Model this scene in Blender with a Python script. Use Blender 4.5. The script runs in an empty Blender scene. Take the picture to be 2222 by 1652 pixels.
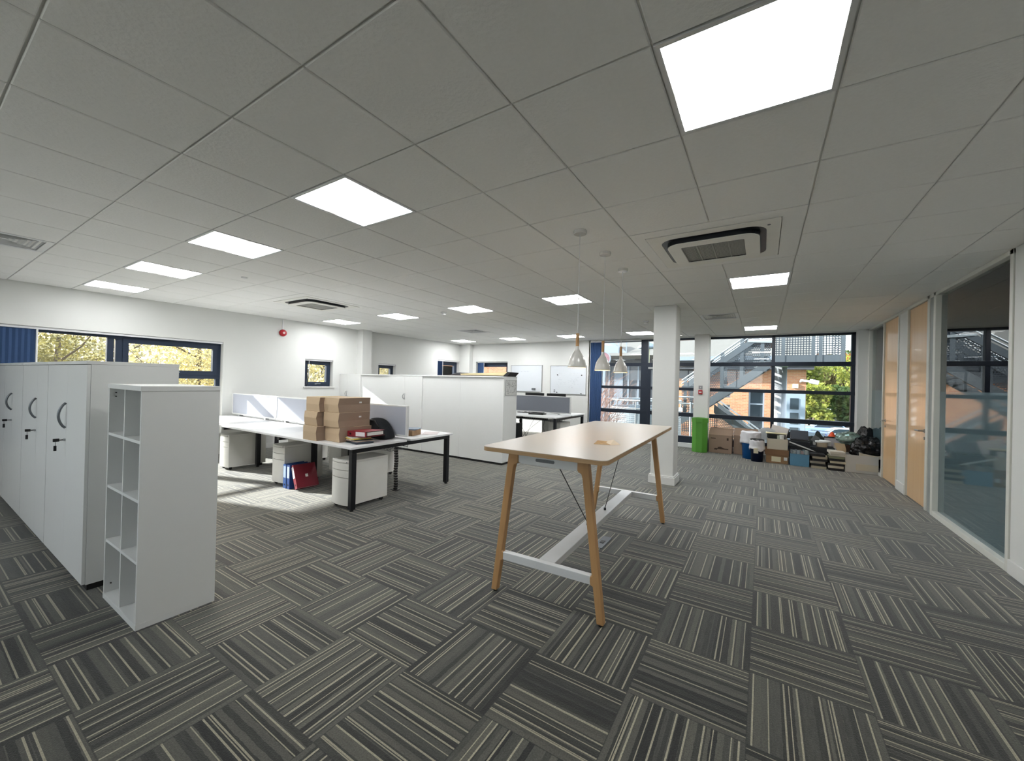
import bpy, bmesh, math, random
from mathutils import Matrix, Vector, Euler
random.seed(7)
S = bpy.context.scene
COL = S.collection
PI = math.pi

# ------------------------------------------------------------------ camera
CAMLOC = Vector((1.5626, -0.8646, 1.5))
FPX = 861.0
cam = bpy.data.cameras.new('camera')
cam.sensor_fit = 'HORIZONTAL'; cam.sensor_width = 36.0
cam.lens = FPX / 2222.0 * 36.0
cam.clip_start = 0.05; cam.clip_end = 500
camo = bpy.data.objects.new('camera', cam); COL.objects.link(camo)
CR = Matrix.Rotation(0.56385, 3, 'Z') @ Matrix.Rotation(PI/2 + 0.0038946, 3, 'X') @ Matrix.Rotation(0.024381, 3, 'Z')
camo.matrix_world = Matrix.Translation(CAMLOC) @ CR.to_4x4()
S.camera = camo

def aty(px, py, Y):
    d = CR @ Vector(((px-1111)/FPX, -(py-826)/FPX, -1.0)); t = (Y-CAMLOC.y)/d.y
    return CAMLOC + d*t
def atx(px, py, X):
    d = CR @ Vector(((px-1111)/FPX, -(py-826)/FPX, -1.0)); t = (X-CAMLOC.x)/d.x
    return CAMLOC + d*t

# ------------------------------------------------------------------ light and exposure
S.view_settings.view_transform = 'Standard'
S.view_settings.look = 'None'
S.view_settings.gamma = 1.0
S.view_settings.use_curve_mapping = False
S.view_settings.exposure = 0.42
SUNDIR = Vector((1.0, 0.30, -0.455)).normalized()
W = bpy.data.worlds.new('world'); S.world = W; W.use_nodes = True
nt = W.node_tree; nt.nodes.clear()
wo = nt.nodes.new('ShaderNodeOutputWorld'); bg = nt.nodes.new('ShaderNodeBackground')
sky = nt.nodes.new('ShaderNodeTexSky'); sky.sky_type = 'NISHITA'; sky.sun_disc = False
sky.sun_elevation = math.radians(24); sky.sun_rotation = math.radians(-73)
sky.air_density = 1.3; sky.dust_density = 3.0; sky.ozone_density = 1.0
mixw = nt.nodes.new('ShaderNodeMix'); mixw.data_type = 'RGBA'; mixw.inputs[0].default_value = 0.55
nt.links.new(sky.outputs[0], mixw.inputs[6]); mixw.inputs[7].default_value = (6.2, 6.6, 7.2, 1)
nt.links.new(mixw.outputs[2], bg.inputs[0]); bg.inputs[1].default_value = 0.50
nt.links.new(bg.outputs[0], wo.inputs[0])
sl = bpy.data.lights.new('sun', 'SUN'); sl.energy = 15.0; sl.angle = math.radians(1.5); sl.color = (1.0, 0.97, 0.92)
so = bpy.data.objects.new('sun', sl); COL.objects.link(so)
so.rotation_euler = SUNDIR.to_track_quat('-Z', 'Y').to_euler(); so.location = (-30, -10, 20)
PANEL_L = 14.0      # radiance of the near and rear panels, set dimmer to balance the light
PANEL_F = 26.0      # radiance of the panels of the middle and far rows

# ------------------------------------------------------------------ helpers
def lin(c):
    o = []
    for v in c[:3]:
        v = v/255.0
        o.append(v/12.92 if v <= .04045 else ((v+.055)/1.055)**2.4)
    return (o[0], o[1], o[2], 1.0)

MATS = {}
def mat(name, rgb, rough=0.5, metal=0.0, var=0.04, scale=8.0, bump=0.0, spec=0.5, coat=0.0, alpha=None, trans=0.0):
    if name in MATS: return MATS[name]
    m = bpy.data.materials.new(name); m.use_nodes = True
    n = m.node_tree; b = n.nodes['Principled BSDF']
    b.inputs['Roughness'].default_value = rough; b.inputs['Metallic'].default_value = metal
    b.inputs['Specular IOR Level'].default_value = spec
    if coat: b.inputs['Coat Weight'].default_value = coat
    if trans: b.inputs['Transmission Weight'].default_value = trans
    c = lin(rgb)
    tc = n.nodes.new('ShaderNodeTexCoord')
    nz = n.nodes.new('ShaderNodeTexNoise'); nz.inputs['Scale'].default_value = scale; nz.inputs['Detail'].default_value = 3
    n.links.new(tc.outputs['Object'], nz.inputs['Vector'])
    mx = n.nodes.new('ShaderNodeMix'); mx.data_type = 'RGBA'
    mx.inputs[6].default_value = tuple(max(0, v*(1-var)) for v in c[:3]) + (1,)
    mx.inputs[7].default_value = tuple(min(1, v*(1+var)) for v in c[:3]) + (1,)
    n.links.new(nz.outputs[0], mx.inputs[0]); n.links.new(mx.outputs[2], b.inputs['Base Color'])
    if bump:
        bp = n.nodes.new('ShaderNodeBump'); bp.inputs['Strength'].default_value = bump; bp.inputs['Distance'].default_value = 0.01
        n.links.new(nz.outputs[0], bp.inputs['Height']); n.links.new(bp.outputs[0], b.inputs['Normal'])
    MATS[name] = m
    return m

def emis(name, rgb, strength):
    if name in MATS: return MATS[name]
    m = bpy.data.materials.new(name); m.use_nodes = True; n = m.node_tree
    b = n.nodes['Principled BSDF']; b.inputs['Base Color'].default_value = (0.8, 0.8, 0.8, 1)
    b.inputs['Emission Color'].default_value = lin(rgb); b.inputs['Emission Strength'].default_value = strength
    MATS[name] = m; return m

def glassmat(name, tint, gloss=1.0, rough=0.0, ior=1.5, film=None):
    """clear or tinted sheet glass: transparent through, mirror by Fresnel; film = (rgb, amount) adds a frosted film"""
    if name in MATS: return MATS[name]
    m = bpy.data.materials.new(name); m.use_nodes = True; n = m.node_tree; n.nodes.clear()
    o = n.nodes.new('ShaderNodeOutputMaterial')
    t = n.nodes.new('ShaderNodeBsdfTransparent'); t.inputs[0].default_value = tint
    g = n.nodes.new('ShaderNodeBsdfGlossy'); g.inputs['Roughness'].default_value = rough; g.inputs[0].default_value = (gloss, gloss, gloss, 1)
    f = n.nodes.new('ShaderNodeFresnel'); f.inputs[0].default_value = ior
    x = n.nodes.new('ShaderNodeMixShader'); n.links.new(f.outputs[0], x.inputs[0])
    base = t.outputs[0]
    if film:
        d = n.nodes.new('ShaderNodeBsdfDiffuse'); d.inputs[0].default_value = lin(film[0])
        y = n.nodes.new('ShaderNodeMixShader'); y.inputs[0].default_value = film[1]
        n.links.new(t.outputs[0], y.inputs[1]); n.links.new(d.outputs[0], y.inputs[2]); base = y.outputs[0]
    n.links.new(base, x.inputs[1]); n.links.new(g.outputs[0], x.inputs[2]); n.links.new(x.outputs[0], o.inputs[0])
    MATS[name] = m; return m

def perfmat(name, rgb, pitch, hole, shape='round', rough=0.45, slot=None, plane='XZ'):
    """sheet metal with punched holes (real openings by transparency)"""
    if name in MATS: return MATS[name]
    m = mat(name, rgb, rough, 0.6, 0.08, 2.0); n = m.node_tree
    b = n.nodes['Principled BSDF']; o = [q for q in n.nodes if q.type == 'OUTPUT_MATERIAL'][0]
    tc = n.nodes.new('ShaderNodeTexCoord'); sp = n.nodes.new('ShaderNodeSeparateXYZ'); n.links.new(tc.outputs['Object'], sp.inputs[0])
    def M(op, a, bb=None, c=None):
        k = n.nodes.new('ShaderNodeMath'); k.operation = op
        for i, v in enumerate((a, bb, c)):
            if v is None: continue
            if isinstance(v, (int, float)): k.inputs[i].default_value = v
            else: n.links.new(v, k.inputs[i])
        return k.outputs[0]
    ax = {'X': 0, 'Y': 1, 'Z': 2}
    u = sp.outputs[ax[plane[0]]]; v = sp.outputs[ax[plane[1]]]
    pu = slot[0] if slot else pitch; pv = slot[1] if slot else pitch
    vv = M('DIVIDE', v, pv); row = M('FLOOR', vv)
    uu = M('DIVIDE', u, pu)
    if shape == 'round': uu = M('ADD', uu, M('MULTIPLY', M('FLOORED_MODULO', row, 2.0), 0.5))
    fu = M('SUBTRACT', M('FRACT', uu), 0.5); fv = M('SUBTRACT', M('FRACT', vv), 0.5)
    if shape == 'round':
        r = M('SQRT', M('ADD', M('MULTIPLY', fu, fu), M('MULTIPLY', fv, fv))); ins = M('LESS_THAN', r, hole)
    else:
        ins = M('MULTIPLY', M('LESS_THAN', M('ABSOLUTE', fu), hole if not slot else slot[2]), M('LESS_THAN', M('ABSOLUTE', fv), hole))
    t = n.nodes.new('ShaderNodeBsdfTransparent'); x = n.nodes.new('ShaderNodeMixShader')
    n.links.new(ins, x.inputs[0]); n.links.new(b.outputs[0], x.inputs[1]); n.links.new(t.outputs[0], x.inputs[2]); n.links.new(x.outputs[0], o.inputs[0])
    return m

class MB:
    def __init__(s): s.v = []; s.f = []
    def add(s, vs, fs):
        k = len(s.v); s.v += [tuple(v) for v in vs]; s.f += [tuple(i+k for i in f) for f in fs]; return s
    def box(s, a, b, M=None):
        x0, y0, z0 = a; x1, y1, z1 = b
        vs = [Vector(p) for p in ((x0,y0,z0),(x1,y0,z0),(x1,y1,z0),(x0,y1,z0),(x0,y0,z1),(x1,y0,z1),(x1,y1,z1),(x0,y1,z1))]
        if M is not None: vs = [M @ v for v in vs]
        return s.add(vs, [(0,3,2,1),(4,5,6,7),(0,1,5,4),(1,2,6,5),(2,3,7,6),(3,0,4,7)])
    def cb(s, c, d, M=None):
        return s.box((c[0]-d[0]/2, c[1]-d[1]/2, c[2]-d[2]/2), (c[0]+d[0]/2, c[1]+d[1]/2, c[2]+d[2]/2), M)
    def prism(s, poly, axis, lo, hi, M=None):
        n = len(poly); vs = []
        for h in (lo, hi):
            for (p, q) in poly:
                v = {'x': (h, p, q), 'y': (p, h, q), 'z': (p, q, h)}[axis]; vs.append(Vector(v))
        if M is not None: vs = [M @ v for v in vs]
        return s.add(vs, [tuple(range(n)), tuple(range(2*n-1, n-1, -1))] + [(i, (i+1) % n, n+(i+1) % n, n+i) for i in range(n)])
    def tube(s, path, r, n=8, cap=True):
        P = [Vector(p) for p in path]; rings = []; a = None
        for i, p in enumerate(P):
            t = (P[min(i+1, len(P)-1)] - P[max(i-1, 0)]).normalized()
            if a is None:
                a = t.cross(Vector((0,0,1)) if abs(t.z) < .9 else Vector((1,0,0))).normalized()
            a = (a - t*a.dot(t)).normalized(); b = t.cross(a).normalized()
            rr = r[i] if isinstance(r, (list, tuple)) else r
            rings.append([p + (a*math.cos(2*PI*k/n) + b*math.sin(2*PI*k/n))*rr for k in range(n)])
        vs = [v for R_ in rings for v in R_]; fs = []
        for i in range(len(P)-1):
            for k in range(n): fs.append((i*n+k, i*n+(k+1) % n, (i+1)*n+(k+1) % n, (i+1)*n+k))
        if cap: fs += [tuple(range(n-1, -1, -1)), tuple(range((len(P)-1)*n, len(P)*n))]
        return s.add(vs, fs)
    def bar(s, p, q, w, h):
        """rectangular bar from p to q, w across (horizontal), h in depth"""
        p = Vector(p); q = Vector(q); t = (q-p).normalized()
        a = t.cross(Vector((0,0,1)));
        if a.length < 1e-4: a = Vector((1,0,0))
        a.normalize(); b = a.cross(t).normalized()
        vs = []
        for c in (p, q):
            for (i, j) in ((-1,-1),(1,-1),(1,1),(-1,1)): vs.append(c + a*i*w/2 + b*j*h/2)
        return s.add(vs, [(0,1,2,3),(7,6,5,4),(0,4,5,1),(1,5,6,2),(2,6,7,3),(3,7,4,0)])
    def lathe(s, prof, n=32, c=(0,0,0), close=False):
        vs = []; fs = []; m = len(prof)
        for (r, z) in prof:
            for k in range(n): vs.append((c[0]+r*math.cos(2*PI*k/n), c[1]+r*math.sin(2*PI*k/n), c[2]+z))
        for i in range(m-1):
            for k in range(n): fs.append((i*n+k, i*n+(k+1) % n, (i+1)*n+(k+1) % n, (i+1)*n+k))
        if close: fs += [tuple(range(n-1, -1, -1)), tuple(range((m-1)*n, m*n))]
        return s.add(vs, fs)
    def build(s, name, m, parent=None, bevel=0.0, smooth=False, loc=None, seg=2):
        me = bpy.data.meshes.new(name); me.from_pydata(s.v, [], s.f)
        bm = bmesh.new(); bm.from_mesh(me); bmesh.ops.recalc_face_normals(bm, faces=bm.faces); bm.to_mesh(me); bm.free()
        if m is not None: me.materials.append(m)
        o = bpy.data.objects.new(name, me); COL.objects.link(o)
        if parent is not None: o.parent = parent
        if loc is not None: o.location = loc
        if bevel:
            b = o.modifiers.new('bevel', 'BEVEL'); b.width = bevel; b.segments = seg; b.limit_method = 'ANGLE'; b.angle_limit = math.radians(40)
        if smooth:
            for p in me.polygons: p.use_smooth = True
        return o

def rrect(x0, y0, x1, y1, r, n=6):
    out = []
    for cx, cy, a0 in ((x1-r, y1-r, 0), (x0+r, y1-r, 90), (x0+r, y0+r, 180), (x1-r, y0+r, 270)):
        for k in range(n+1):
            a = math.radians(a0 + 90*k/n); out.append((cx + r*math.cos(a), cy + r*math.sin(a)))
    return out

def thing(name, label, cat, loc=(0,0,0), rz=0, group=None):
    o = bpy.data.objects.new(name, None); COL.objects.link(o); o.location = loc; o.rotation_euler = (0, 0, rz)
    o.empty_display_size = .1
    return tag(o, label, cat, group)
def tag(o, label, cat, group=None):
    o['label'] = label; o['category'] = cat
    if group: o['group'] = group
    return o
def struct(o, label=None):
    o['kind'] = 'structure'
    if label: o['label'] = label
    return o
def dup(root, loc, rz=None, label=None, group=None, name=None):
    def cp(o, par):
        c = o.copy(); COL.objects.link(c)
        if par is not None: c.parent = par
        for ch in o.children: cp(ch, c)
        return c
    r = cp(root, None); r.location = loc
    if rz is not None: r.rotation_euler = (0, 0, rz)
    if label: r['label'] = label
    if group: r['group'] = group
    return r

HC = 2.728
XL, XR, YB, YF = -7.15, 3.335, 9.75, -3.5
YG = 9.85       # plane of the big glazing

# ------------------------------------------------------------------ common materials
M_wall = mat('white_wall_paint', (216, 217, 214), 0.85, var=.015, scale=3)
M_white = mat('white_melamine', (226, 227, 225), 0.42, var=.01, scale=5)
M_whitetop = mat('white_desk_laminate', (232, 233, 234), 0.35, var=.01)
M_edge = mat('white_edge_band', (200, 200, 196), 0.5)
M_plinth = mat('black_plinth', (22, 22, 24), 0.6)
M_blackmetal = mat('black_powder_coat', (20, 22, 27), 0.42, 0.2)
M_whitemetal = mat('white_powder_coat', (225, 226, 226), 0.4, 0.1)
M_navy = mat('navy_window_frame', (24, 40, 62), 0.45, var=.06)
M_chrome = mat('brushed_steel', (170, 172, 174), 0.3, 0.9)
M_greyh = mat('grey_metal_handle', (120, 124, 128), 0.38, 0.7)
M_black = mat('black_plastic', (16, 16, 18), 0.4)
M_oak = mat('light_oak', (196, 152, 100), 0.5, var=.16, scale=14)
M_glass = glassmat('clear_window_glass', (0.93, 0.95, 0.95, 1), 0.9)
M_grey = mat('grey_plastic', (110, 112, 115), 0.5)

def wood(name, rgb, dark, sx, sy, sz, rough=.35, coat=0.0):
    m = mat(name, rgb, rough, coat=coat); n = m.node_tree
    nz = [q for q in n.nodes if q.type == 'TEX_NOISE'][0]; tc = [q for q in n.nodes if q.type == 'TEX_COORD'][0]
    mp = n.nodes.new('ShaderNodeMapping'); mp.inputs['Scale'].default_value = (sx, sy, sz)
    n.links.new(tc.outputs['Object'], mp.inputs[0]); n.links.new(mp.outputs[0], nz.inputs['Vector'])
    nz.inputs['Scale'].default_value = 1.0; nz.inputs['Detail'].default_value = 6
    mx = [q for q in n.nodes if q.type == 'MIX'][0]; mx.inputs[6].default_value = lin(dark); mx.inputs[7].default_value = lin(rgb)
    return m
M_door = wood('oak_veneer_door', (240, 204, 156), (222, 176, 124), 30, 30, 1.2, .28, .35)
M_leg = wood('oak_leg', (205, 163, 112), (178, 132, 84), 22, 22, 2.0, .45)
M_ply = wood('plywood_edge', (196, 164, 122), (140, 108, 74), 2, 2, 260, .6)

# ------------------------------------------------------------------ carpet
def carpet():
    m = bpy.data.materials.new('striped_carpet_tiles'); m.use_nodes = True; n = m.node_tree
    b = n.nodes['Principled BSDF']; b.inputs['Roughness'].default_value = 0.75; b.inputs['Specular IOR Level'].default_value = 0.4; b.inputs['Sheen Weight'].default_value = 0.50; b.inputs['Sheen Roughness'].default_value = 0.35; b.inputs['Sheen Tint'].default_value = (1.0, 1.0, 1.0, 1)
    L = n.links
    def M(op, a, bb=None, c=None):
        k = n.nodes.new('ShaderNodeMath'); k.operation = op
        for i, v in enumerate((a, bb, c)):
            if v is None: continue
            if isinstance(v, (int, float)): k.inputs[i].default_value = v
            else: L.new(v, k.inputs[i])
        return k.outputs[0]
    g = n.nodes.new('ShaderNodeNewGeometry'); sp = n.nodes.new('ShaderNodeSeparateXYZ'); L.new(g.outputs['Position'], sp.inputs[0])
    X = M('DIVIDE', M('SUBTRACT', sp.outputs[0], 0.03), 0.5); Y = M('DIVIDE', M('SUBTRACT', sp.outputs[1], 0.10), 0.5)
    ix = M('FLOOR', X); iy = M('FLOOR', Y); fx = M('SUBTRACT', X, ix); fy = M('SUBTRACT', Y, iy)
    ck = M('FLOORED_MODULO', M('ADD', ix, iy), 2.0)
    inv = M('SUBTRACT', 1.0, ck)
    u = M('ADD', M('MULTIPLY', ck, fx), M('MULTIPLY', inv, fy))
    v = M('ADD', M('MULTIPLY', ck, fy), M('MULTIPLY', inv, fx))
    cid = n.nodes.new('ShaderNodeCombineXYZ'); L.new(ix, cid.inputs[0]); L.new(iy, cid.inputs[1])
    wn = n.nodes.new('ShaderNodeTexWhiteNoise'); wn.noise_dimensions = '3D'; L.new(cid.outputs[0], wn.inputs[0])
    rnd = M('MULTIPLY', wn.outputs[0], 60.0)
    # light pin stripes: a strand of fixed width is light when its random number is high
    def strands(N, seed, wob):
        nzw = n.nodes.new('ShaderNodeTexNoise'); nzw.inputs['Scale'].default_value = 1.0; nzw.inputs['Detail'].default_value = 2
        cv = n.nodes.new('ShaderNodeCombineXYZ'); L.new(M('MULTIPLY', v, 14.0), cv.inputs[0]); L.new(M('ADD', M('MULTIPLY', u, 3.0), rnd), cv.inputs[1])
        L.new(cv.outputs[0], nzw.inputs['Vector'])
        uu = M('MULTIPLY', M('ADD', u, M('MULTIPLY', M('SUBTRACT', nzw.outputs[0], 0.5), wob)), N)
        c = n.nodes.new('ShaderNodeCombineXYZ'); L.new(M('FLOOR', uu), c.inputs[0]); L.new(M('ADD', rnd, seed), c.inputs[1])
        w = n.nodes.new('ShaderNodeTexWhiteNoise'); w.noise_dimensions = '3D'; L.new(c.outputs[0], w.inputs[0])
        return w.outputs[0]
    s2 = strands(19.0, 11.0, 0.020)
    # streaks of yarn along the stripe
    cs = n.nodes.new('ShaderNodeCombineXYZ'); L.new(M('MULTIPLY', u, 45.0), cs.inputs[0]); L.new(M('MULTIPLY', v, 5.0), cs.inputs[1]); L.new(rnd, cs.inputs[2])
    nz = n.nodes.new('ShaderNodeTexNoise'); nz.inputs['Scale'].default_value = 1.0; nz.inputs['Detail'].default_value = 4; nz.inputs['Roughness'].default_value = .7; L.new(cs.outputs[0], nz.inputs['Vector'])
    fine = n.nodes.new('ShaderNodeTexNoise'); fine.inputs['Scale'].default_value = 150.0; fine.inputs['Detail'].default_value = 2; L.new(g.outputs['Position'], fine.inputs['Vector'])
    def ramp(val, stops):
        r = n.nodes.new('ShaderNodeValToRGB'); L.new(val, r.inputs[0]); e = r.color_ramp.elements
        while len(e) < len(stops): e.new(0.5)
        for q, (p, c) in zip(e, stops): q.position = p; q.color = lin(c)
        return r
    base = ramp(M('ADD', M('MULTIPLY', s2, 0.58), M('MULTIPLY', nz.outputs[0], 0.42)), [(0.20, (30, 31, 30)), (0.38, (52, 53, 49)), (0.56, (74, 75, 69)), (0.80, (92, 91, 82))])
    def pins(N, seed, half, off, thr):
        # one pin stripe in each of N slots of the tile, at a random place within its slot
        uu = M('MULTIPLY', u, N); ce = M('FLOOR', uu); fr_ = M('SUBTRACT', uu, ce)
        c = n.nodes.new('ShaderNodeCombineXYZ'); L.new(ce, c.inputs[0]); L.new(M('ADD', rnd, seed), c.inputs[1])
        w = n.nodes.new('ShaderNodeTexWhiteNoise'); w.noise_dimensions = '3D'; L.new(c.outputs[0], w.inputs[0])
        sc = n.nodes.new('ShaderNodeSeparateColor'); L.new(w.outputs[1], sc.inputs[0])
        pos = M('ADD', M('MULTIPLY', sc.outputs[0], 0.66), 0.17+off)
        return M('MULTIPLY', M('LESS_THAN', M('ABSOLUTE', M('SUBTRACT', fr_, pos)), half), M('GREATER_THAN', sc.outputs[1], thr))
    light = M('MINIMUM', M('ADD', pins(8.0, 3.0, 0.060, 0.0, 0.15), pins(5.0, 17.0, 0.022, 0.0, 0.35)), 1.0)
    dark = M('MINIMUM', M('ADD', pins(8.0, 3.0, 0.07, 0.11, 0.45), pins(6.0, 29.0, 0.10, 0.0, 0.5)), 1.0)
    br = M('GREATER_THAN', nz.outputs[0], 0.30)
    def mix(fac, a, col, amt):
        x = n.nodes.new('ShaderNodeMix'); x.data_type = 'RGBA'; L.new(M('MULTIPLY', fac, amt), x.inputs[0]); L.new(a, x.inputs[6]); x.inputs[7].default_value = lin(col); return x.outputs[2]
    c1 = mix(M('MULTIPLY', light, br), base.outputs[0], (182, 175, 152), 0.74)
    c2 = mix(M('MULTIPLY', dark, M('SUBTRACT', 1.0, light)), c1, (42, 43, 42), 0.7)
    # tile joints
    ex = M('MINIMUM', fx, M('SUBTRACT', 1.0, fx)); ey = M('MINIMUM', fy, M('SUBTRACT', 1.0, fy))
    jn = M('LESS_THAN', M('MINIMUM', ex, ey), 0.005)
    c3 = mix(jn, c2, (40, 41, 42), 0.6)
    h = n.nodes.new('ShaderNodeMix'); h.data_type = 'RGBA'; h.blend_type = 'MULTIPLY'; h.inputs[0].default_value = 1.0
    fr = n.nodes.new('ShaderNodeMapRange'); fr.inputs[3].default_value = 0.40; fr.inputs[4].default_value = 1.60; L.new(fine.outputs[0], fr.inputs[0])
    pile = n.nodes.new('ShaderNodeMix'); pile.data_type = 'RGBA'; pile.blend_type = 'MULTIPLY'; L.new(M('MULTIPLY', inv, 0.22), pile.inputs[0]); L.new(c3, pile.inputs[6]); pile.inputs[7].default_value = (0.30, 0.31, 0.33, 1); c3 = pile.outputs[2]  # pile shading put into the colour: one tile direction is darkened
    L.new(c3, h.inputs[6]); L.new(fr.outputs[0], h.inputs[7])
    L.new(h.outputs[2], b.inputs['Base Color'])
    bp = n.nodes.new('ShaderNodeBump'); bp.inputs['Strength'].default_value = 0.5; bp.inputs['Distance'].default_value = 0.004
    L.new(fine.outputs[0], bp.inputs['Height']); L.new(bp.outputs[0], b.inputs['Normal'])
    return m
fl = MB().box((XL-.35, YF-.3, -.25), (7.4, YG+.1, 0)).build('floor', carpet())
struct(fl)

# ------------------------------------------------------------------ ceiling: tee grid and tegular tiles
AC_CELLS = set([(1, 4), (2, 4), (1, 5), (2, 5), (-9, 4), (-8, 4), (-9, 5), (-8, 5)])
LIGHT_CELLS = [(i, j) for j in (1, 7, 14) for i in (2, -2, -5, -8, -11)]
REAR_FILL_CELLS = [(i, -5) for i in (-2, -5, -8)]   # unseen row of panels added behind the camera to brighten the room
VENT_CELLS = [(-8, -1), (1, 11), (-8, 11)]
tee = MB().box((XL-.35, YF-.3, HC+.011), (7.4, YG+.25, HC+.25)).build('ceiling', mat('ceiling_tee_white', (236, 236, 232), 0.6))
struct(tee)
M_tile = mat('mineral_ceiling_tile', (243, 243, 240), 0.95, var=.03, scale=60, bump=.25)
tl = MB(); g = .0045
for i in range(-12, 6):
    for j in range(-6, 17):
        if (i, j) in LIGHT_CELLS or (i, j) in REAR_FILL_CELLS or (i, j) in AC_CELLS or (i, j) in VENT_CELLS: continue
        x0, x1, y0, y1 = i*.6+g, (i+1)*.6-g, j*.6+g, (j+1)*.6-g
        x0 = max(x0, XL+.002); x1 = min(x1, XR-.002); y0 = max(y0, YF+.002); y1 = min(y1, YG-.08)
        if x1-x0 < .02 or y1-y0 < .02: continue
        if .0 < i*.6+.3 < .6 and 5.35 < j*.6+.3 < 5.9: pass
        c = .004
        tl.add([(x0+c, y0+c, HC), (x1-c, y0+c, HC), (x1-c, y1-c, HC), (x0+c, y1-c, HC), (x0, y0, HC+c), (x1, y0, HC+c), (x1, y1, HC+c), (x0, y1, HC+c), (x0, y0, HC+.011), (x1, y0, HC+.011), (x1, y1, HC+.011), (x0, y1, HC+.011)],
               [(0,1,2,3),(0,4,5,1),(1,5,6,2),(2,6,7,3),(3,7,4,0),(4,8,9,5),(5,9,10,6),(6,10,11,7),(7,11,8,4)])
# panels cut around the two cassettes
for (x0, x1, y0, y1, a0, a1, b0, b1) in ((.6, 1.8, 2.4, 3.6, .70, 1.66, 2.53, 3.49), (-5.4, -4.2, 2.4, 3.6, -5.28, -4.32, 2.53, 3.49)):
    for q in ((x0+g, y0+g, x1-g, b0), (x0+g, b1, x1-g, y1-g), (x0+g, b0, a0, b1), (a1, b0, x1-g, b1)):
        tl.box((q[0], q[1], HC), (q[2], q[3], HC+.011))
o = tl.build('ceiling_tiles', M_tile, tee); o['kind'] = 'structure'

# ceiling light panels
def panelmat(PANEL_L):
    m = bpy.data.materials.new('light_diffuser'); m.use_nodes = True; n = m.node_tree; b = n.nodes['Principled BSDF']
    b.inputs['Base Color'].default_value = (.8, .8, .8, 1); b.inputs['Roughness'].default_value = .5
    tc = n.nodes.new('ShaderNodeTexCoord'); sp = n.nodes.new('ShaderNodeSeparateXYZ'); n.links.new(tc.outputs['Object'], sp.inputs[0])
    k = n.nodes.new('ShaderNodeMath'); k.operation = 'ABSOLUTE'; n.links.new(sp.outputs[1], k.inputs[0])
    r = n.nodes.new('ShaderNodeMapRange'); r.interpolation_type = 'SMOOTHSTEP'; n.links.new(k.outputs[0], r.inputs[0])
    r.inputs[1].default_value = 0.0; r.inputs[2].default_value = 0.21; r.inputs[3].default_value = 0.85; r.inputs[4].default_value = PANEL_L*1.45
    cr = n.nodes.new('ShaderNodeValToRGB'); n.links.new(k.outputs[0], cr.inputs[0])
    cr.color_ramp.elements[0].color = lin((255, 250, 238)); cr.color_ramp.elements[1].position = .2; cr.color_ramp.elements[1].color = lin((250, 252, 255))
    n.links.new(cr.outputs[0], b.inputs['Emission Color']); n.links.new(r.outputs[0], b.inputs['Emission Strength'])
    return m
M_diff = panelmat(PANEL_L); M_diffF = panelmat(PANEL_F)
def make_light(M_diff):
    t = thing('ceiling_light', 'x', 'ceiling light', (0, 0, HC))
    f = MB(); a = .296
    for q in ((-a, -a, a, -a+.02), (-a, a-.02, a, a), (-a, -a+.02, -a+.02, a-.02), (a-.02, -a+.02, a, a-.02)):
        f.box((q[0], q[1], -.002), (q[2], q[3], .011))
    f.build('frame', M_whitemetal, t)
    b = a-.02
    MB().box((-b, -b, .003), (b, b, .011)).build('diffuser', M_diff, t)
    return t
rowname = {-5: 'added row behind the viewpoint', 1: 'near row', 7: 'middle row', 14: 'far row nearest the glazed wall'}
colname = {2: 'rightmost', -2: 'second from the right', -5: 'third from the right', -8: 'second from the left', -11: 'leftmost'}
L0 = {0: make_light(M_diff), 1: make_light(M_diffF)}; used = set()
for (i, j) in LIGHT_CELLS + REAR_FILL_CELLS:
    q = 1 if j > 3 else 0
    o = dup(L0[q], (0, 0, 0)) if q in used else L0[q]; used.add(q)
    o.location = (i*.6+.3, j*.6+.3, HC)
    if (i, j) == (2, 1): lb = 'big lit square ceiling panel overhead at the top right, nearest of all'
    elif (i, j) == (-2, 1): lb = 'lit square ceiling panel left of centre, largest but one, with a beige middle band'
    else: lb = 'lit square ceiling panel, %s in the %s' % (colname[i], rowname[j])
    tag(o, lb, 'ceiling light', 'square light panels in the ceiling')

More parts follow.
